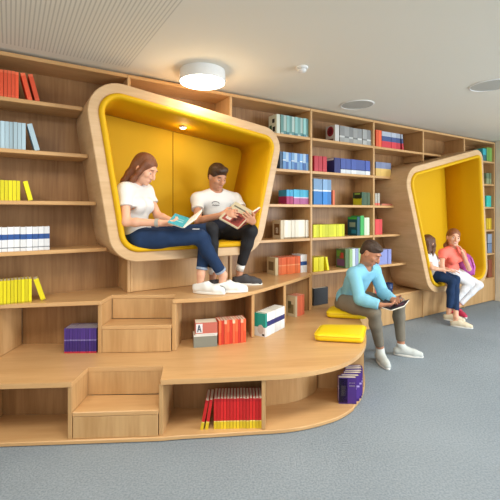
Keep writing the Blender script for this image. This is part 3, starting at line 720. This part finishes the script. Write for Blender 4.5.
def figure(label, J, opt, voxel=.006):
    """J: joints in the room (L/R are the person's own sides); opt: clothing, build, hair"""
    s = opt.get('s', 1.0); b = opt.get('build', 1.0); fem = opt.get('fem', False); sk = opt['skin']
    P, N = J['pelvis'], J['neck']; up = nrm(N-P); SL, SR = J['SL'], J['SR']; side = nrm((SR-SL)-up*(SR-SL).dot(up)); fwd = nrm(up.cross(side))
    HL, HR = J['HL'], J['HR']; hs = nrm(HR-HL)
    loc = Vector(opt['base'])
    axT = (side, fwd, up)
    C = P.lerp(N, .66) - fwd*.012; B = P.lerp(N, .36)
    TL = (N-P).length/.5*s if False else s
    # ---- head frame
    hc = J['head']; hf = nrm(J['look']); hu = Vector(opt.get('hup', (0,0,1))); hu = nrm(hu-hf*hu.dot(hf)); hr = nrm(hf.cross(hu)); H = opt.get('hs', 1.0)*s
    def h(f, u, r=0): return hc+(hf*f+hu*u+hr*r)*H
    ax = (hr, hf, hu)
    def torso(Fd, e=0, k=.035):
        w = (.150 if fem else .168)*b
        Fd.ell(C, axT, ((w+e)*s, (.100*b+e)*s, (.165+e)*s), k)
        Fd.ell(B, axT, (((.118 if fem else .140)*b+e)*s, (.093*b+e)*s, (.15+e)*s), k)
        Fd.cone(SL-up*.012*s, SR-up*.012*s, (.052+e)*s, (.052+e)*s, k)
        nb = N+up*.01*s
        for S in (SL, SR): Fd.cone(nb, S+up*.012*s, (.048+e)*s, (.036+e)*s, .03)
        if fem and opt.get('bust', 1):
            for q in (-1, 1): Fd.ell(C+fwd*(.085)*s+side*q*.062*s-up*.01*s, axT, ((.058+e)*s, (.05+e)*s, (.058+e)*s), .03)
    def hips(Fd, e=0, k=.03):
        Fd.ell(P, (hs, nrm(up.cross(hs)), up), ((.158*b+e)*s, (.118*b+e)*s, (.115+e)*s), k)
    def arm(Fd, S, E, Wp, e=0, t0=0, t1=2, k=.02):
        if t1 <= 1: Fd.cone(S, S.lerp(E, t1), (.050*b+e)*s, (.050*b+e-.008*t1)*s, k); return
        Fd.cone(S, E, (.048*b+e)*s, (.038*b+e)*s, k); m = E.lerp(Wp, .3)
        Fd.cone(E, m, (.038*b+e)*s, (.038*b+e)*s, k); Fd.cone(m, m.lerp(Wp, t1-1), (.038*b+e)*s, (.027+e+ (0 if t1 > 1.9 else .003))*s, k)
    def leg(Fd, Hp, K, A, e=0, t1=2, k=.025):
        Fd.cone(Hp, K, (.088*b+e)*s, (.058*b+e)*s, k)
        m = K.lerp(A, .32); kn = nrm(Hp-K)+nrm(A-K); back = nrm(kn) if kn.length > .1 else Vector((0,0,0))
        Fd.cone(K, m+back*.012*s, (.054*b+e)*s, (.055*b+e)*s, k); end = m.lerp(A, t1-1)
        Fd.cone(m+back*.01*s, end, (.053*b+e)*s, (.036+e+opt.get('hem', 0)*(t1 < 2))*s, k)
    # ---- body
    f = Field(); torso(f, -.004); hips(f, -.004)
    f.cone(N-up*.02*s, h(-.025,-.045), (.058 if not fem else .048)*s, (.056 if not fem else .047)*s, .025)
    for a_ in 'LR':
        arm(f, J['S'+a_], J['E'+a_], J['W'+a_]); leg(f, J['H'+a_], J['K'+a_], J['A'+a_])
        td = nrm(J['T'+a_]); A = J['A'+a_]; zf = J['z'+a_]
        f.chain([A, Vector((A.x,A.y,zf+.045))-td*.01, Vector((A.x,A.y,zf+.042))+td*.09*s, Vector((A.x,A.y,zf+.034))+td*.16*s], [.034*s,.028*s,.024*s,.018*s])
        if 'D'+a_ in J: hd, hn, ht, cu = J['D'+a_]; hand(f, J['W'+a_], hd, hn, ht, cu, s*.96*opt.get('hand', 1))
        else: f.ell(J['W'+a_], ax, (.035*s,.035*s,.04*s))
    f.ell(h(-.018,.030), ax, (.077*H,.098*H,.088*H), .02)          # cranium
    f.ell(h(.012,-.030), ax, (.064*H,.078*H,.080*H), .03)          # face
    f.ell(h(.038,-.075), ax, (.046*H,.046*H,.036*H), .025)         # jaw
    f.ell(h(.072,-.098), ax, (.020*H,.018*H,.016*H), .015)         # chin
    f.cone(h(.078,.030,-.03), h(.078,.030,.03), .014*H, .014*H, .012)   # brow
    for q in (-1, 1):
        f.ell(h(.058,-.022,q*.040), ax, (.024*H,.026*H,.024*H), .015)  # cheekbones
        f.sub(h(.099,.004,q*.031), ax, (.020*H,.016*H,.014*H), .012)   # eye sockets
        f.ell(h(-.012,-.012,q*.078), (hr, nrm(hf*.9+hu*.2), nrm(hu*.9-hf*.2)), (.010*H,.020*H,.033*H), .006)  # ears
    f.chain([h(.086,.016), h(.104,-.018), h(.110,-.032)], [.009*H,.012*H,.0135*H], .010)
    for q in (-1, 1): f.cone(h(.095,-.036,q*.012), h(.092,-.037,q*.014), .0095*H, .0085*H, .008)
    f.cone(h(.086,-.064,-.014), h(.086,-.064,.014), .011*H, .011*H, .010)
    body = skin('person', f, voxel, sk, None, loc); tag(body, label, 'person', opt.get('group'))
    # ---- face details
    smile = opt.get('smile', 0)
    g = G(); pts = [h(.0925-.010*abs(t)**2, -.0615+.008*smile*t*t, t*(.023+.006*smile)) for t in (-1,-.6,-.3,0,.3,.6,1)]
    g.tube(pts, [.0015*H,.004*H,.0052*H,.0046*H,.0052*H,.004*H,.0015*H], 8)
    pts = [p-hu*.0068*H+hf*.0005 for p in pts[1:-1]]; g.tube(pts, [.002*H,.005*H,.0058*H,.005*H,.002*H], 8)
    part('lips', g, LIP, body, smooth=True)
    if smile:
        g = G().tube([h(.0955-.010*abs(t)**2, -.0645+.008*smile*t*t, t*.018) for t in (-1,-.5,0,.5,1)], [.001,.0035*H,.004*H,.0035*H,.001], 8); part('teeth', g, RUB, body, smooth=True)
    for q in (-1, 1):
        ec = h(.0745,.004,q*.031); r = .0132*H; g = G()
        def ball(c, r, rings, mi, d=None, cap=math.pi):
            d = d or hf; a = d.orthogonal().normalized(); c2 = d.cross(a); b0 = len(g.v); m = 14
            for i in range(rings+1):
                t = cap*i/rings
                for k in range(m): u = 2*math.pi*k/m; g.v.append(c+d*math.cos(t)*r+(a*math.cos(u)+c2*math.sin(u))*math.sin(t)*r)
            for i in range(rings):
                for k in range(m): g.f.append([b0+i*m+k, b0+i*m+(k+1)%m, b0+(i+1)*m+(k+1)%m, b0+(i+1)*m+k]); g.m.append(mi)
        ball(ec, r, 9, 0); o = part('eye', g, EYEW, body, smooth=True)
        g = G(); ball(ec+hf*.0006, r*1.01, 4, 0, nrm(hf-hu*opt.get('down', .2)), .62); part('iris', g, IRIS, o, smooth=True)
        if 1:
            g = G(); ball(ec, r*1.09, 8, 0, nrm(hf*.35+hu), 1.42 if opt.get('down', .2) > .3 else 1.0); part('eyelid', g, sk, body, smooth=True)
        pts = [h(.0955-.016*abs(t-.0)**2-.004*(t > 0), .0285+.004*(1-t*t)-.003*t, q*(.031+.017*t)) for t in (-1,-.5,0,.5,1)]
        part('eyebrow', G().tube(pts, [.0018*H,.0035*H,.0035*H,.003*H,.001*H], 6), opt['hair'], body, smooth=True)
    # ---- hair
    f = Field(); sty = opt['style']
    if sty == 'short':
        cr = -.006 if opt.get('crop') else 0
        f.ell(h(-.022,.042), ax, ((.086+cr)*H,(.106+cr)*H,(.092+cr)*H)); f.ell(h(.030,.085), ax, ((.064+cr)*H,(.062+cr)*H,(.034+cr)*H), .02)
        f.ell(h(-.06,-.01), ax, (.070*H,.052*H,.070*H), .02)
        if not cr: f.chain([h(.045,.098,-.045), h(.066,.100,-.01), h(.070,.092,.035)], [.020*H,.026*H,.020*H], .02)
        f.sub(h(.105,-.025), ax, (.105*H,.085*H,.083*H), .012); f.sub(h(.01,-.125), ax, (.12*H,.12*H,.09*H), .012)
        for q in (-1, 1): f.sub(h(.008,-.035,q*.082), ax, (.030*H,.034*H,.046*H), .010)
    else:
        f.ell(h(-.022,.038), ax, (.084*H,.104*H,.091*H)); f.ell(h(-.045,-.01), ax, (.074*H,.068*H,.080*H), .03)
        if sty == 'long':
            bk = Vector(opt['fall'])
            for q in (-1, 0, 1):
                f.chain([h(-.06,.0,q*.042), h(-.07,-.09,q*.050), h(-.065,-.09,q*.048)+bk*.5, h(-.055,-.10,q*.042)+bk], [.040*H,.034*H,.028*H,.012*H], .03)
            for q in opt.get('front', (-1,1)):
                f.chain([h(.028,.06,q*.062), h(.012,-.03,q*.083), h(.0,-.10,q*.080), h(-.005,-.10,q*.07)+bk*.75], [.024*H,.022*H,.024*H,.012*H], .02)
        else:                                # gathered back in a tail over the shoulder
            t = [h(-.10,.0), h(-.115,-.06), h(-.06,-.13,opt.get('tail',1)*.06), h(.0,-.20,opt.get('tail',1)*.075)]
            f.chain(t, [.030*H,.034*H,.030*H,.014*H], .02)
        f.sub(h(.100,-.030), ax, (.066*H,.080*H,.098*H), .012)
        f.sub(h(.02,-.15), ax, (.055*H,.07*H,.07*H), .01)
    skin('hair', f, voxel*.8, opt['hair'], body)
    # ---- top
    f = Field(); e = opt.get('ease', .012); torso(f, e); sl = opt['sleeve']
    if opt.get('long_top', 1): f.ell(P+up*.05*s, (hs, nrm(up.cross(hs)), up), ((.150*b+e+.01)*s, (.112*b+e+.012)*s, .09*s), .03)
    for a_ in 'LR':
        S, E, Wp = J['S'+a_], J['E'+a_], J['W'+a_]
        if sl <= 1:
            f.cone(S-up*.0, S.lerp(E, sl+.08), (.046*b+e)*s, (.046*b+e+.004)*s, .03); f.cut(S.lerp(E, sl), E-S, .085*s)
        else:
            arm(f, S, E, Wp, e+.003, 0, 2, .02); c = E.lerp(Wp, .93); f.cut(c, Wp-E, .075*s)
    f.sub(N+up*.062*s+fwd*.022*s, axT, (.064*s, .062*s, .060*s), .008)
    top = skin(opt['topname'], f, voxel, opt['top'], body)
    if opt.get('band'):
        f = Field(); torso(f, e+.0035); f.ell(P+up*.05*s, (hs, nrm(up.cross(hs)), up), ((.150*b+e+.0135)*s, (.112*b+e+.0155)*s, .0935*s), .03); f.cut(P.lerp(N, .50), up, .6)
        skin('navy_block', f, voxel, opt['band'], top)
    if opt.get('cuffs'):
        for a_ in 'LR':
            E, Wp = J['E'+a_], J['W'+a_]; g = G().tube([E.lerp(Wp, .87), E.lerp(Wp, .945)], .042*s, 16); part('cuff', g, opt['top'], top, smooth=True)
        g = G(); n = 24; c = N+up*.018*s+fwd*.008*s
        ring = [c+side*math.cos(2*math.pi*k/n)*.064*s+fwd*math.sin(2*math.pi*k/n)*.062*s-up*(.010*math.sin(2*math.pi*k/n))*s for k in range(n+1)]
        part('collar', g.tube(ring, .008*s, 8), opt['top'], top, smooth=True)
    # ---- trousers
    f = Field(); hips(f, .012); tl = opt.get('trouser', 1.86)
    for a_ in 'LR':
        leg(f, J['H'+a_], J['K'+a_], J['A'+a_], .010, tl); K, A = J['K'+a_], J['A'+a_]
        m = K.lerp(A, .32); end = m.lerp(A, tl-1.04); f.cut(end, A-K, .085*s)
        f.cone(P+(J['H'+a_]-P)*.6, J['H'+a_].lerp(J['K'+a_], .3), .102*b*s, .090*b*s, .03)
    tr = skin('trousers', f, voxel, opt['trousers'], body)
    if opt.get('turnup'):
        for a_ in 'LR':
            K, A = J['K'+a_], J['A'+a_]; m = K.lerp(A, .32); e1 = m.lerp(A, tl-1.04); d = nrm(A-K)
            part('turned_up_hem', G().tube([e1-d*.022*s, e1-d*.003], (.050+opt.get('hem',0))*s, 18), opt['turnup'], tr, smooth=False)
    # ---- shoes
    for a_ in 'LR':
        A = J['A'+a_]; td = nrm(J['T'+a_]); z = J['z'+a_]; sh, sole = opt['shoe'], opt['sole']; q = opt.get('foot', 1.0)*s
        base = Vector((A.x, A.y, z)); lat = Vector((-td.y, td.x, 0)); f = Field()
        pitch = J.get('p'+a_, 0); tu = Vector((0,0,1))
        heel = base-td*.035*q
        f.chain([heel+tu*.046*q, base+td*.06*q+tu*.050*q, base+td*.125*q+tu*.036*q, base+td*.182*q+tu*.030*q], [.041*q,.043*q,.042*q,.033*q], .02)
        low = opt.get('low', 1)
        if not low: f.chain([A-td*.006*q, base+td*.03*q+tu*.055*q], [.043*q,.044*q], .02); f.cut(A+Vector((0,0,.012)), (0,0,1), .08*q)
        else: f.chain([heel+tu*.085*q, base+td*.035*q+tu*.080*q], [.036*q,.040*q], .02); f.cut(base+tu*.092*q, (-td.x*.25,-td.y*.25,1), .16*q); f.sub(base-td*.006*q+tu*.115*q, (td,lat,tu), (.040*q,.031*q,.042*q), .005); f.sub(base-tu*.05, (td,lat,tu), (.5,.5,.062), .004)
        f.cut(base+tu*.010, (0,0,-1), .30*q)
        shoe = skin('shoe', f, voxel*.85, sh, body)
        n = 26; ring = []
        for k in range(n):
            a = 2*math.pi*k/n; x = math.cos(a); y = math.sin(a); wv = .040+.008*math.sin((x+1)*1.3)
            ring.append(base+td*(.072+.146*x)*q+lat*y*wv*q)
        part('sole', G().prism([(p.x,p.y) for p in ring], z+.0015, z+.022*q), sole, shoe, .004)
        if opt.get('laces', 1):
            g = G()
            for k in range(4):
                c = base+td*(.050+.024*k)*q+tu*(.093-.0085*k)*q; g.tube([c-lat*.022*q-tu*.007*q, c+tu*.001, c+lat*.022*q-tu*.007*q], .0035*q, 6)
            part('laces', g, RUB, shoe, smooth=True)
        if opt.get('sock'):
            part('sock', G().tube([A-td*.004+Vector((0,0,-.01)), A+nrm(J['K'+a_]-A)*.055*s], .040*s, 16), opt['sock'], shoe, smooth=True)
    return body, top, tr

def open_book(label, spine_a, spine_b, left_dir, right_dir, w, cover, inner=None, art=(), tl=.012, cat='book'):
    """an open book: the spine from a to b, the two halves running off along left_dir and right_dir"""
    a, b = Vector(spine_a), Vector(spine_b); c = (a+b)/2; ud = nrm(b-a); Hh = (b-a).length
    rt = thing('open_book', label, cat, c)
    for nm, d, t in (('left', nrm(left_dir), tl), ('right', nrm(right_dir), tl)):
        n = nrm(d.cross(ud)); 
        if nm == 'left': n = -n
        o = a; hw = .003
        P = lambda x, u, k: o+d*x+ud*u+n*k
        part('cover_board', G().quad_box([P(0,0,0),P(w,0,0),P(w,0,hw),P(0,0,hw),P(0,Hh,0),P(w,Hh,0),P(w,Hh,hw),P(0,Hh,hw)]), cover if nm == 'right' or not inner else inner, rt)
        bd = COL.objects[-1]
        part('page_block', G().quad_box([P(.0,.004,-.0003),P(w-.005,.004,-.0003),P(w-.008,.004,-t),P(.002,.004,-t*.8),P(.0,Hh-.004,-.0003),P(w-.005,Hh-.004,-.0003),P(w-.008,Hh-.004,-t),P(.002,Hh-.004,-t*.8)]), PAGES, rt)
        for (side_, x0, x1, u0, u1, colr) in art:
            if side_ == nm: part('cover_print', G().quad_box([P(x0*w,u0*Hh,hw),P(x1*w,u0*Hh,hw),P(x1*w,u0*Hh,hw+.0012),P(x0*w,u0*Hh,hw+.0012),P(x0*w,u1*Hh,hw),P(x1*w,u1*Hh,hw),P(x1*w,u1*Hh,hw+.0012),P(x0*w,u1*Hh,hw+.0012)]), cm(colr), bd)
    return rt

V3 = lambda *a: Vector(a)
# 1 the girl reading at the left of the large pod: faces along the shelf wall to the right
HZ = T2
J = dict(pelvis=at(137,236,3.24), neck=at(134,189,3.24), SL=at(146,191,3.37), SR=at(125,190,3.09), HL=at(143,238,3.33), HR=at(142,239,3.13),
    KL=at(208,230,3.33), KR=at(200,237,3.16), AL=at(201,274,3.27), AR=at(223,275,3.30), ER=at(126,222,3.02), WR=at(160,223,3.02), EL=at(158,216,3.34), WL=at(172,221,3.22),
    TL=V3(1,-.25,0), TR=V3(1,.12,0), zL=HZ, zR=HZ, head=at(145,169,3.22), look=V3(.80,-.22,-.50),
    DR=(V3(1,.16,-.02), V3(.1,.5,.9), V3(0,.8,.5), .75), DL=(V3(.6,-.75,-.1), V3(.2,0,.9), V3(.8,.3,.2), .6))
body1, top1, tr1 = figure('girl in white T-shirt and blue jeans reading a teal book in the large pod', J,
    dict(skin=SKIN1, hair=HCHEST, style='long', fall=(-.09,-.03,-.12), front=(-1,1), fem=True, build=.87, s=1.0, base=at(140,248,3.25), top=TEE, topname='t_shirt', sleeve=.52, ease=.013, trousers=JEAN,
    trouser=1.90, turnup=mat('faded_denim', srgb(150,164,184), .85, .3, 90), shoe=SHW, sole=RUB, down=.7, foot=1.0, hs=1.02), .0055)
wr = at(158,223,3.02); dv = nrm(J['WR']-J['ER'])
part('wristband', G().tube([J['ER'].lerp(J['WR'], .86), J['ER'].lerp(J['WR'], .96)], .034, 18), mat('grey_band', srgb(160,158,150), .6), body1, smooth=False)
pt = J['HR'].lerp(J['KR'], .93)+V3(0,-.0,.066)
part('frayed_rip', G().quad_box([pt+V3(a,b_,c) for a,b_,c in ((-.03,-.02,-.004),(.03,-.015,-.008),(.03,.02,-.004),(-.03,.02,0),(-.028,-.02,.004),(.028,-.015,0),(.028,.02,.004),(-.028,.02,.006))]), mat('frayed_denim', srgb(190,196,206), .9), tr1, .003)
a = at(176.5,228,3.02); b = at(184,217,3.14)
open_book('open book with a teal cover held by the girl in jeans', at(183,227.5,2.98), at(190,218.5,3.12), V3(-.9,-.05,.30), V3(.80,.2,.62), .125, cm((240,236,226)), cm((36,160,176)),
    art=(('left',.2,.8,.35,.42,(150,210,216)),('left',.2,.7,.55,.6,(150,210,216))))
# 2 the boy reading at the right of the large pod
J = dict(pelvis=at(217,230,3.84), neck=at(216,194,3.76), SR=at(197.5,199,3.66), SL=at(235,199,3.86), HR=at(209,234,3.74), HL=at(227,234,3.84),
    KR=at(211,229,3.32), KL=at(251,231,3.55), AR=at(213,272,3.40), AL=at(240,269,3.64), ER=at(198,221,3.50), WR=at(222,215,3.36), EL=at(247,217,3.72), WL=at(253,222,3.47),
    TR=V3(.5,-.85,0), TL=V3(.95,.0,0), zR=HZ, zL=HZ, head=at(217.5,177,3.70), look=V3(.50,-.62,-.42),
    DR=(V3(.85,-.15,.12), V3(.1,.7,-.2), V3(.1,.2,.9), .7), DL=(V3(-.35,-.60,.25), V3(-.5,.5,.5), V3(-.2,-.2,.9), .7))
body2, top2, tr2 = figure('boy in white T-shirt and black trousers reading in the right half of the large pod', J,
    dict(skin=SKIN2, hair=HDARK, style='short', build=.90, s=.98, base=at(217,243,3.8), top=TEE, topname='t_shirt', sleeve=.50, ease=.014, trousers=BLK, trouser=1.84, shoe=SHD, sole=RUB, sock=RUB, down=.6, band=mat('navy_cotton', srgb(32,36,52), .85, .3, 40)), .0055)
fw = nrm((J['neck']-J['pelvis']).cross(J['SR']-J['SL'])); uT = nrm(J['neck']-J['pelvis']); sd = nrm(J['SR']-J['SL'])
def onchest(x, u): c = J['pelvis'].lerp(J['neck'], .66); return c+sd*x+uT*u+fw*math.sqrt(max(.0, 1-(x/.185)**2-(u/.19)**2))*.119
part('chest_print', G().tube([onchest(.055+.035*math.cos(t), .045+.022*math.sin(t)) for t in [math.pi*k/8 for k in range(9)]], .003, 6), BLACK, top2)
part('chest_print', G().tube([onchest(.088-.011*k, .030+.004*(k%2)) for k in range(7)], .0035, 6), BLACK, top2)
cv = cm((170,84,66))
open_book('open illustrated book with red and dark pictures held by the boy in black trousers', at(238,229,3.30), at(254,212,3.46), V3(-.87,-.05,.49), V3(.36,.89,.22), .19, cv, cm((196,182,150)),
    art=(('left',.05,.9,.05,.62,(150,60,50)),('left',.15,.5,.1,.5,(60,44,40)),('left',.55,.8,.15,.5,(222,206,190)),('left',.1,.9,.78,.84,(90,84,70)),('right',.1,.6,.1,.6,(90,50,44))), tl=.018)
# 3 the boy in pale blue on the platform edge
J = dict(pelvis=at(348,300,4.20), neck=at(365,269,3.96), SR=at(354,274,3.84), SL=at(374,270,4.12), HR=at(346,303,4.04), HL=at(356,299,4.24),
    KR=at(374,312,3.72), KL=at(399,303,4.02), AR=at(380,348,3.86), AL=at(401,344,4.03), ER=at(360,299,3.74), WR=at(380,305,3.66), EL=at(383,293,4.02), WL=at(393,300,3.84),
    TR=V3(.05,-1,0), TL=V3(.96,-.35,0), zR=0.0, zL=0.0, head=at(371,253,3.87), look=V3(.62,-.52,-.55),
    DR=(V3(.9,-.1,.05), V3(.1,.4,.9), V3(.1,.9,.2), .55), DL=(V3(.2,-.9,.0), V3(-.6,.1,.7), V3(.8,-.2,.3), .5))
body3, top3, tr3 = figure('boy in pale blue sweater and taupe trousers sitting on the platform edge', J,
    dict(skin=SKIN3, hair=HDARK, style='short', build=.93, s=1.0, base=at(350,312,4.15), top=SWEAT, topname='sweater', sleeve=2, ease=.020, cuffs=1, trousers=TAUPE, trouser=1.90, shoe=SHG, sole=RUB, down=.8, laces=0, foot=1.0, low=0, crop=1), .006)
open_book('open dark-covered book in the hands of the boy in pale blue', at(391,310,3.66), at(397,303.5,3.86), V3(-.85,-.12,.30), V3(.95,.05,.30), .135, cm((36,30,40)), cm((36,30,40)),
    art=(('left',.2,.8,.3,.5,(120,60,90)),('right',.2,.8,.3,.5,(120,60,90))))
# 4 the small girl half hidden by the pod frame
J = dict(pelvis=at(435,274,5.32), neck=at(430,255,5.30), SR=at(427,258,5.18), SL=at(434,258,5.42), HR=at(437,275,5.24), HL=at(439,274,5.38),
    KR=at(452,281,5.10), KL=at(456,279,5.22), AR=at(449,313,5.12), AL=at(456,317,5.04), ER=at(432,268,5.10), WR=at(443,270,5.08), EL=at(440,267,5.40), WL=at(449,270,5.28),
    TR=V3(.75,-.6,0), TL=V3(.8,-.5,0), zR=.06, zL=.0, head=at(428.5,243,5.30), look=V3(.75,.45,.0),
    DR=(V3(.95,0,-.1), V3(0,0,-1), V3(0,.9,0), .3), DL=(V3(.95,-.2,-.1), V3(0,0,-1), V3(0,-.9,0), .3))
body4, top4, tr4 = figure('long-haired child in white top and jeans half hidden by the frame of the small pod', J,
    dict(skin=SKIN1, hair=HBROWN, style='long', fall=(-.04,-.05,-.14), fem=True, bust=0, build=.82, s=.86, hs=1.1, base=at(436,282,5.3), top=TEE, topname='t_shirt', sleeve=.5, trousers=JEAN, trouser=1.80, shoe=SHC, sole=RUB, foot=1.05), .007)
# 5 the girl in coral pink
J = dict(pelvis=at(450,271,5.52), neck=at(452,249,5.42), SR=at(443,253,5.32), SL=at(461,253,5.48), HR=at(450,273,5.44), HL=at(457,273,5.60),
    KR=at(470,284,5.34), KL=at(479,285,5.44), AR=at(453,303,5.34), AL=at(457,306,5.46), ER=at(442,266,5.24), WR=at(445,279,5.20), EL=at(469,269,5.46), WL=at(463,254,5.32),
    TR=V3(-.2,-.95,0), TL=V3(.1,-1,0), zR=.05, zL=.04, head=at(453.5,237.5,5.36), look=V3(-.12,-.97,-.05),
    DR=(V3(.3,-.3,-.8), V3(.8,.2,0), V3(0,-.8,.3), .4), DL=(V3(-.35,0,.9), V3(-.8,.2,0), V3(0,-.9,.2), .5))
body5, top5, tr5 = figure('smiling girl in coral pink T-shirt and white trousers sitting in the small pod', J,
    dict(skin=SKIN1, hair=HAUB, style='tail', tail=1, hup=(.16,0,1), fem=True, build=.80, s=.95, hs=1.05, base=at(451,283,5.5), top=PINK, topname='t_shirt', sleeve=.45, trousers=WPANT, trouser=1.84, hem=.004, shoe=SHP, sole=RUB, smile=1, down=.05), .007)
# the purple bag behind the girl in pink
f = Field(); c = at(465.5,266,5.72); f.ell(c, ((1,0,0),(0,1,0),(0,0,1)), (.12,.085,.19)); f.ell(c+V3(0,-.06,-.06), ((1,0,0),(0,1,0),(0,0,1)), (.095,.05,.09), .02)
bag = skin('backpack', f, .009, mat('purple_nylon', srgb(170,70,150), .5, .3, 30), None, c-V3(0,0,.2)); tag(bag, 'purple backpack propped behind the girl in coral pink', 'backpack')
part('strap', G().tube([c+V3(.05,-.07,.13), c+V3(.085,-.085,.0), c+V3(.075,-.08,-.12)], .012, 8), mat('pink_webbing', srgb(216,120,196), .6), bag, smooth=True)
# ------------------------------------------------------------------ bring to metres
done = set()
for o in list(bpy.data.objects):
    o.location = Vector(o.location)*SC
    for md in o.modifiers:
        if md.type == 'BEVEL': md.width *= SC
    if o.type == 'MESH' and o.data.name not in done:
        done.add(o.data.name); o.data.transform(Matrix.Scale(SC, 4))

# ------------------------------------------------------------------ light, camera
def area(name, loc, target, size, energy, color=(1,1,1), sy=None):
    l = bpy.data.lights.new(name, 'AREA'); l.energy = energy; l.color = color; l.shape = 'RECTANGLE'; l.size = size; l.size_y = sy or size
    o = bpy.data.objects.new(name, l); COL.objects.link(o); o.location = loc
    o.rotation_euler = (Vector(target)-Vector(loc)).to_track_quat('-Z', 'Y').to_euler(); return o
area('window_daylight', (6.4,.8,1.35), (1.5,3.5,1.2), 3.2, 330, (.82,.91,1), 2.2)
area('front_fill', (-.5,-1.9,1.9), (.3,3.5,.5), 4.5, 36, (1,.97,.92), 1.6)  # unseen front fill, added behind the camera
for k, (x, y) in enumerate(((-1.6,.9),(0,1.3),(1.5,1.9),(3.2,3.0))):
    area('overhead_fill', (x,y,2.46), (x,y,0), .6, 30, (1,.93,.82))  # unseen fill lights added overhead to brighten tier tops and floor
l = bpy.data.lights.new('round_lamp_light', 'POINT'); l.energy = 7; l.color = (1,.78,.5); l.shadow_soft_size = .12
o = bpy.data.objects.new('round_lamp_light', l); COL.objects.link(o); o.location = Vector((-.402,3.262,CEIL-.22))*SC
l = bpy.data.lights.new('pod_spot_light', 'POINT'); l.energy = 1.0; l.color = (1,.62,.28); l.shadow_soft_size = .03
o = bpy.data.objects.new('pod_spot_light', l); COL.objects.link(o); o.location = W(SP2,.03,zt(SP2)-.07)*SC
w = bpy.data.worlds.new('World'); bpy.context.scene.world = w; w.use_nodes = True
w.node_tree.nodes['Background'].inputs[0].default_value = (1,.965,.90,1); w.node_tree.nodes['Background'].inputs[1].default_value = .62
cam = bpy.data.cameras.new('Camera'); cam.sensor_width = 36; cam.lens = F/500*36; cam.shift_y = -38/500; cam.clip_start = .05
co = bpy.data.objects.new('Camera', cam); COL.objects.link(co); co.location = (0,0,1.5*SC); co.rotation_euler = (math.radians(90),0,0)
sc = bpy.context.scene; sc.camera = co
sc.view_settings.view_transform = 'Standard'; sc.view_settings.look = 'None'; sc.view_settings.gamma = 1; sc.view_settings.exposure = -.10
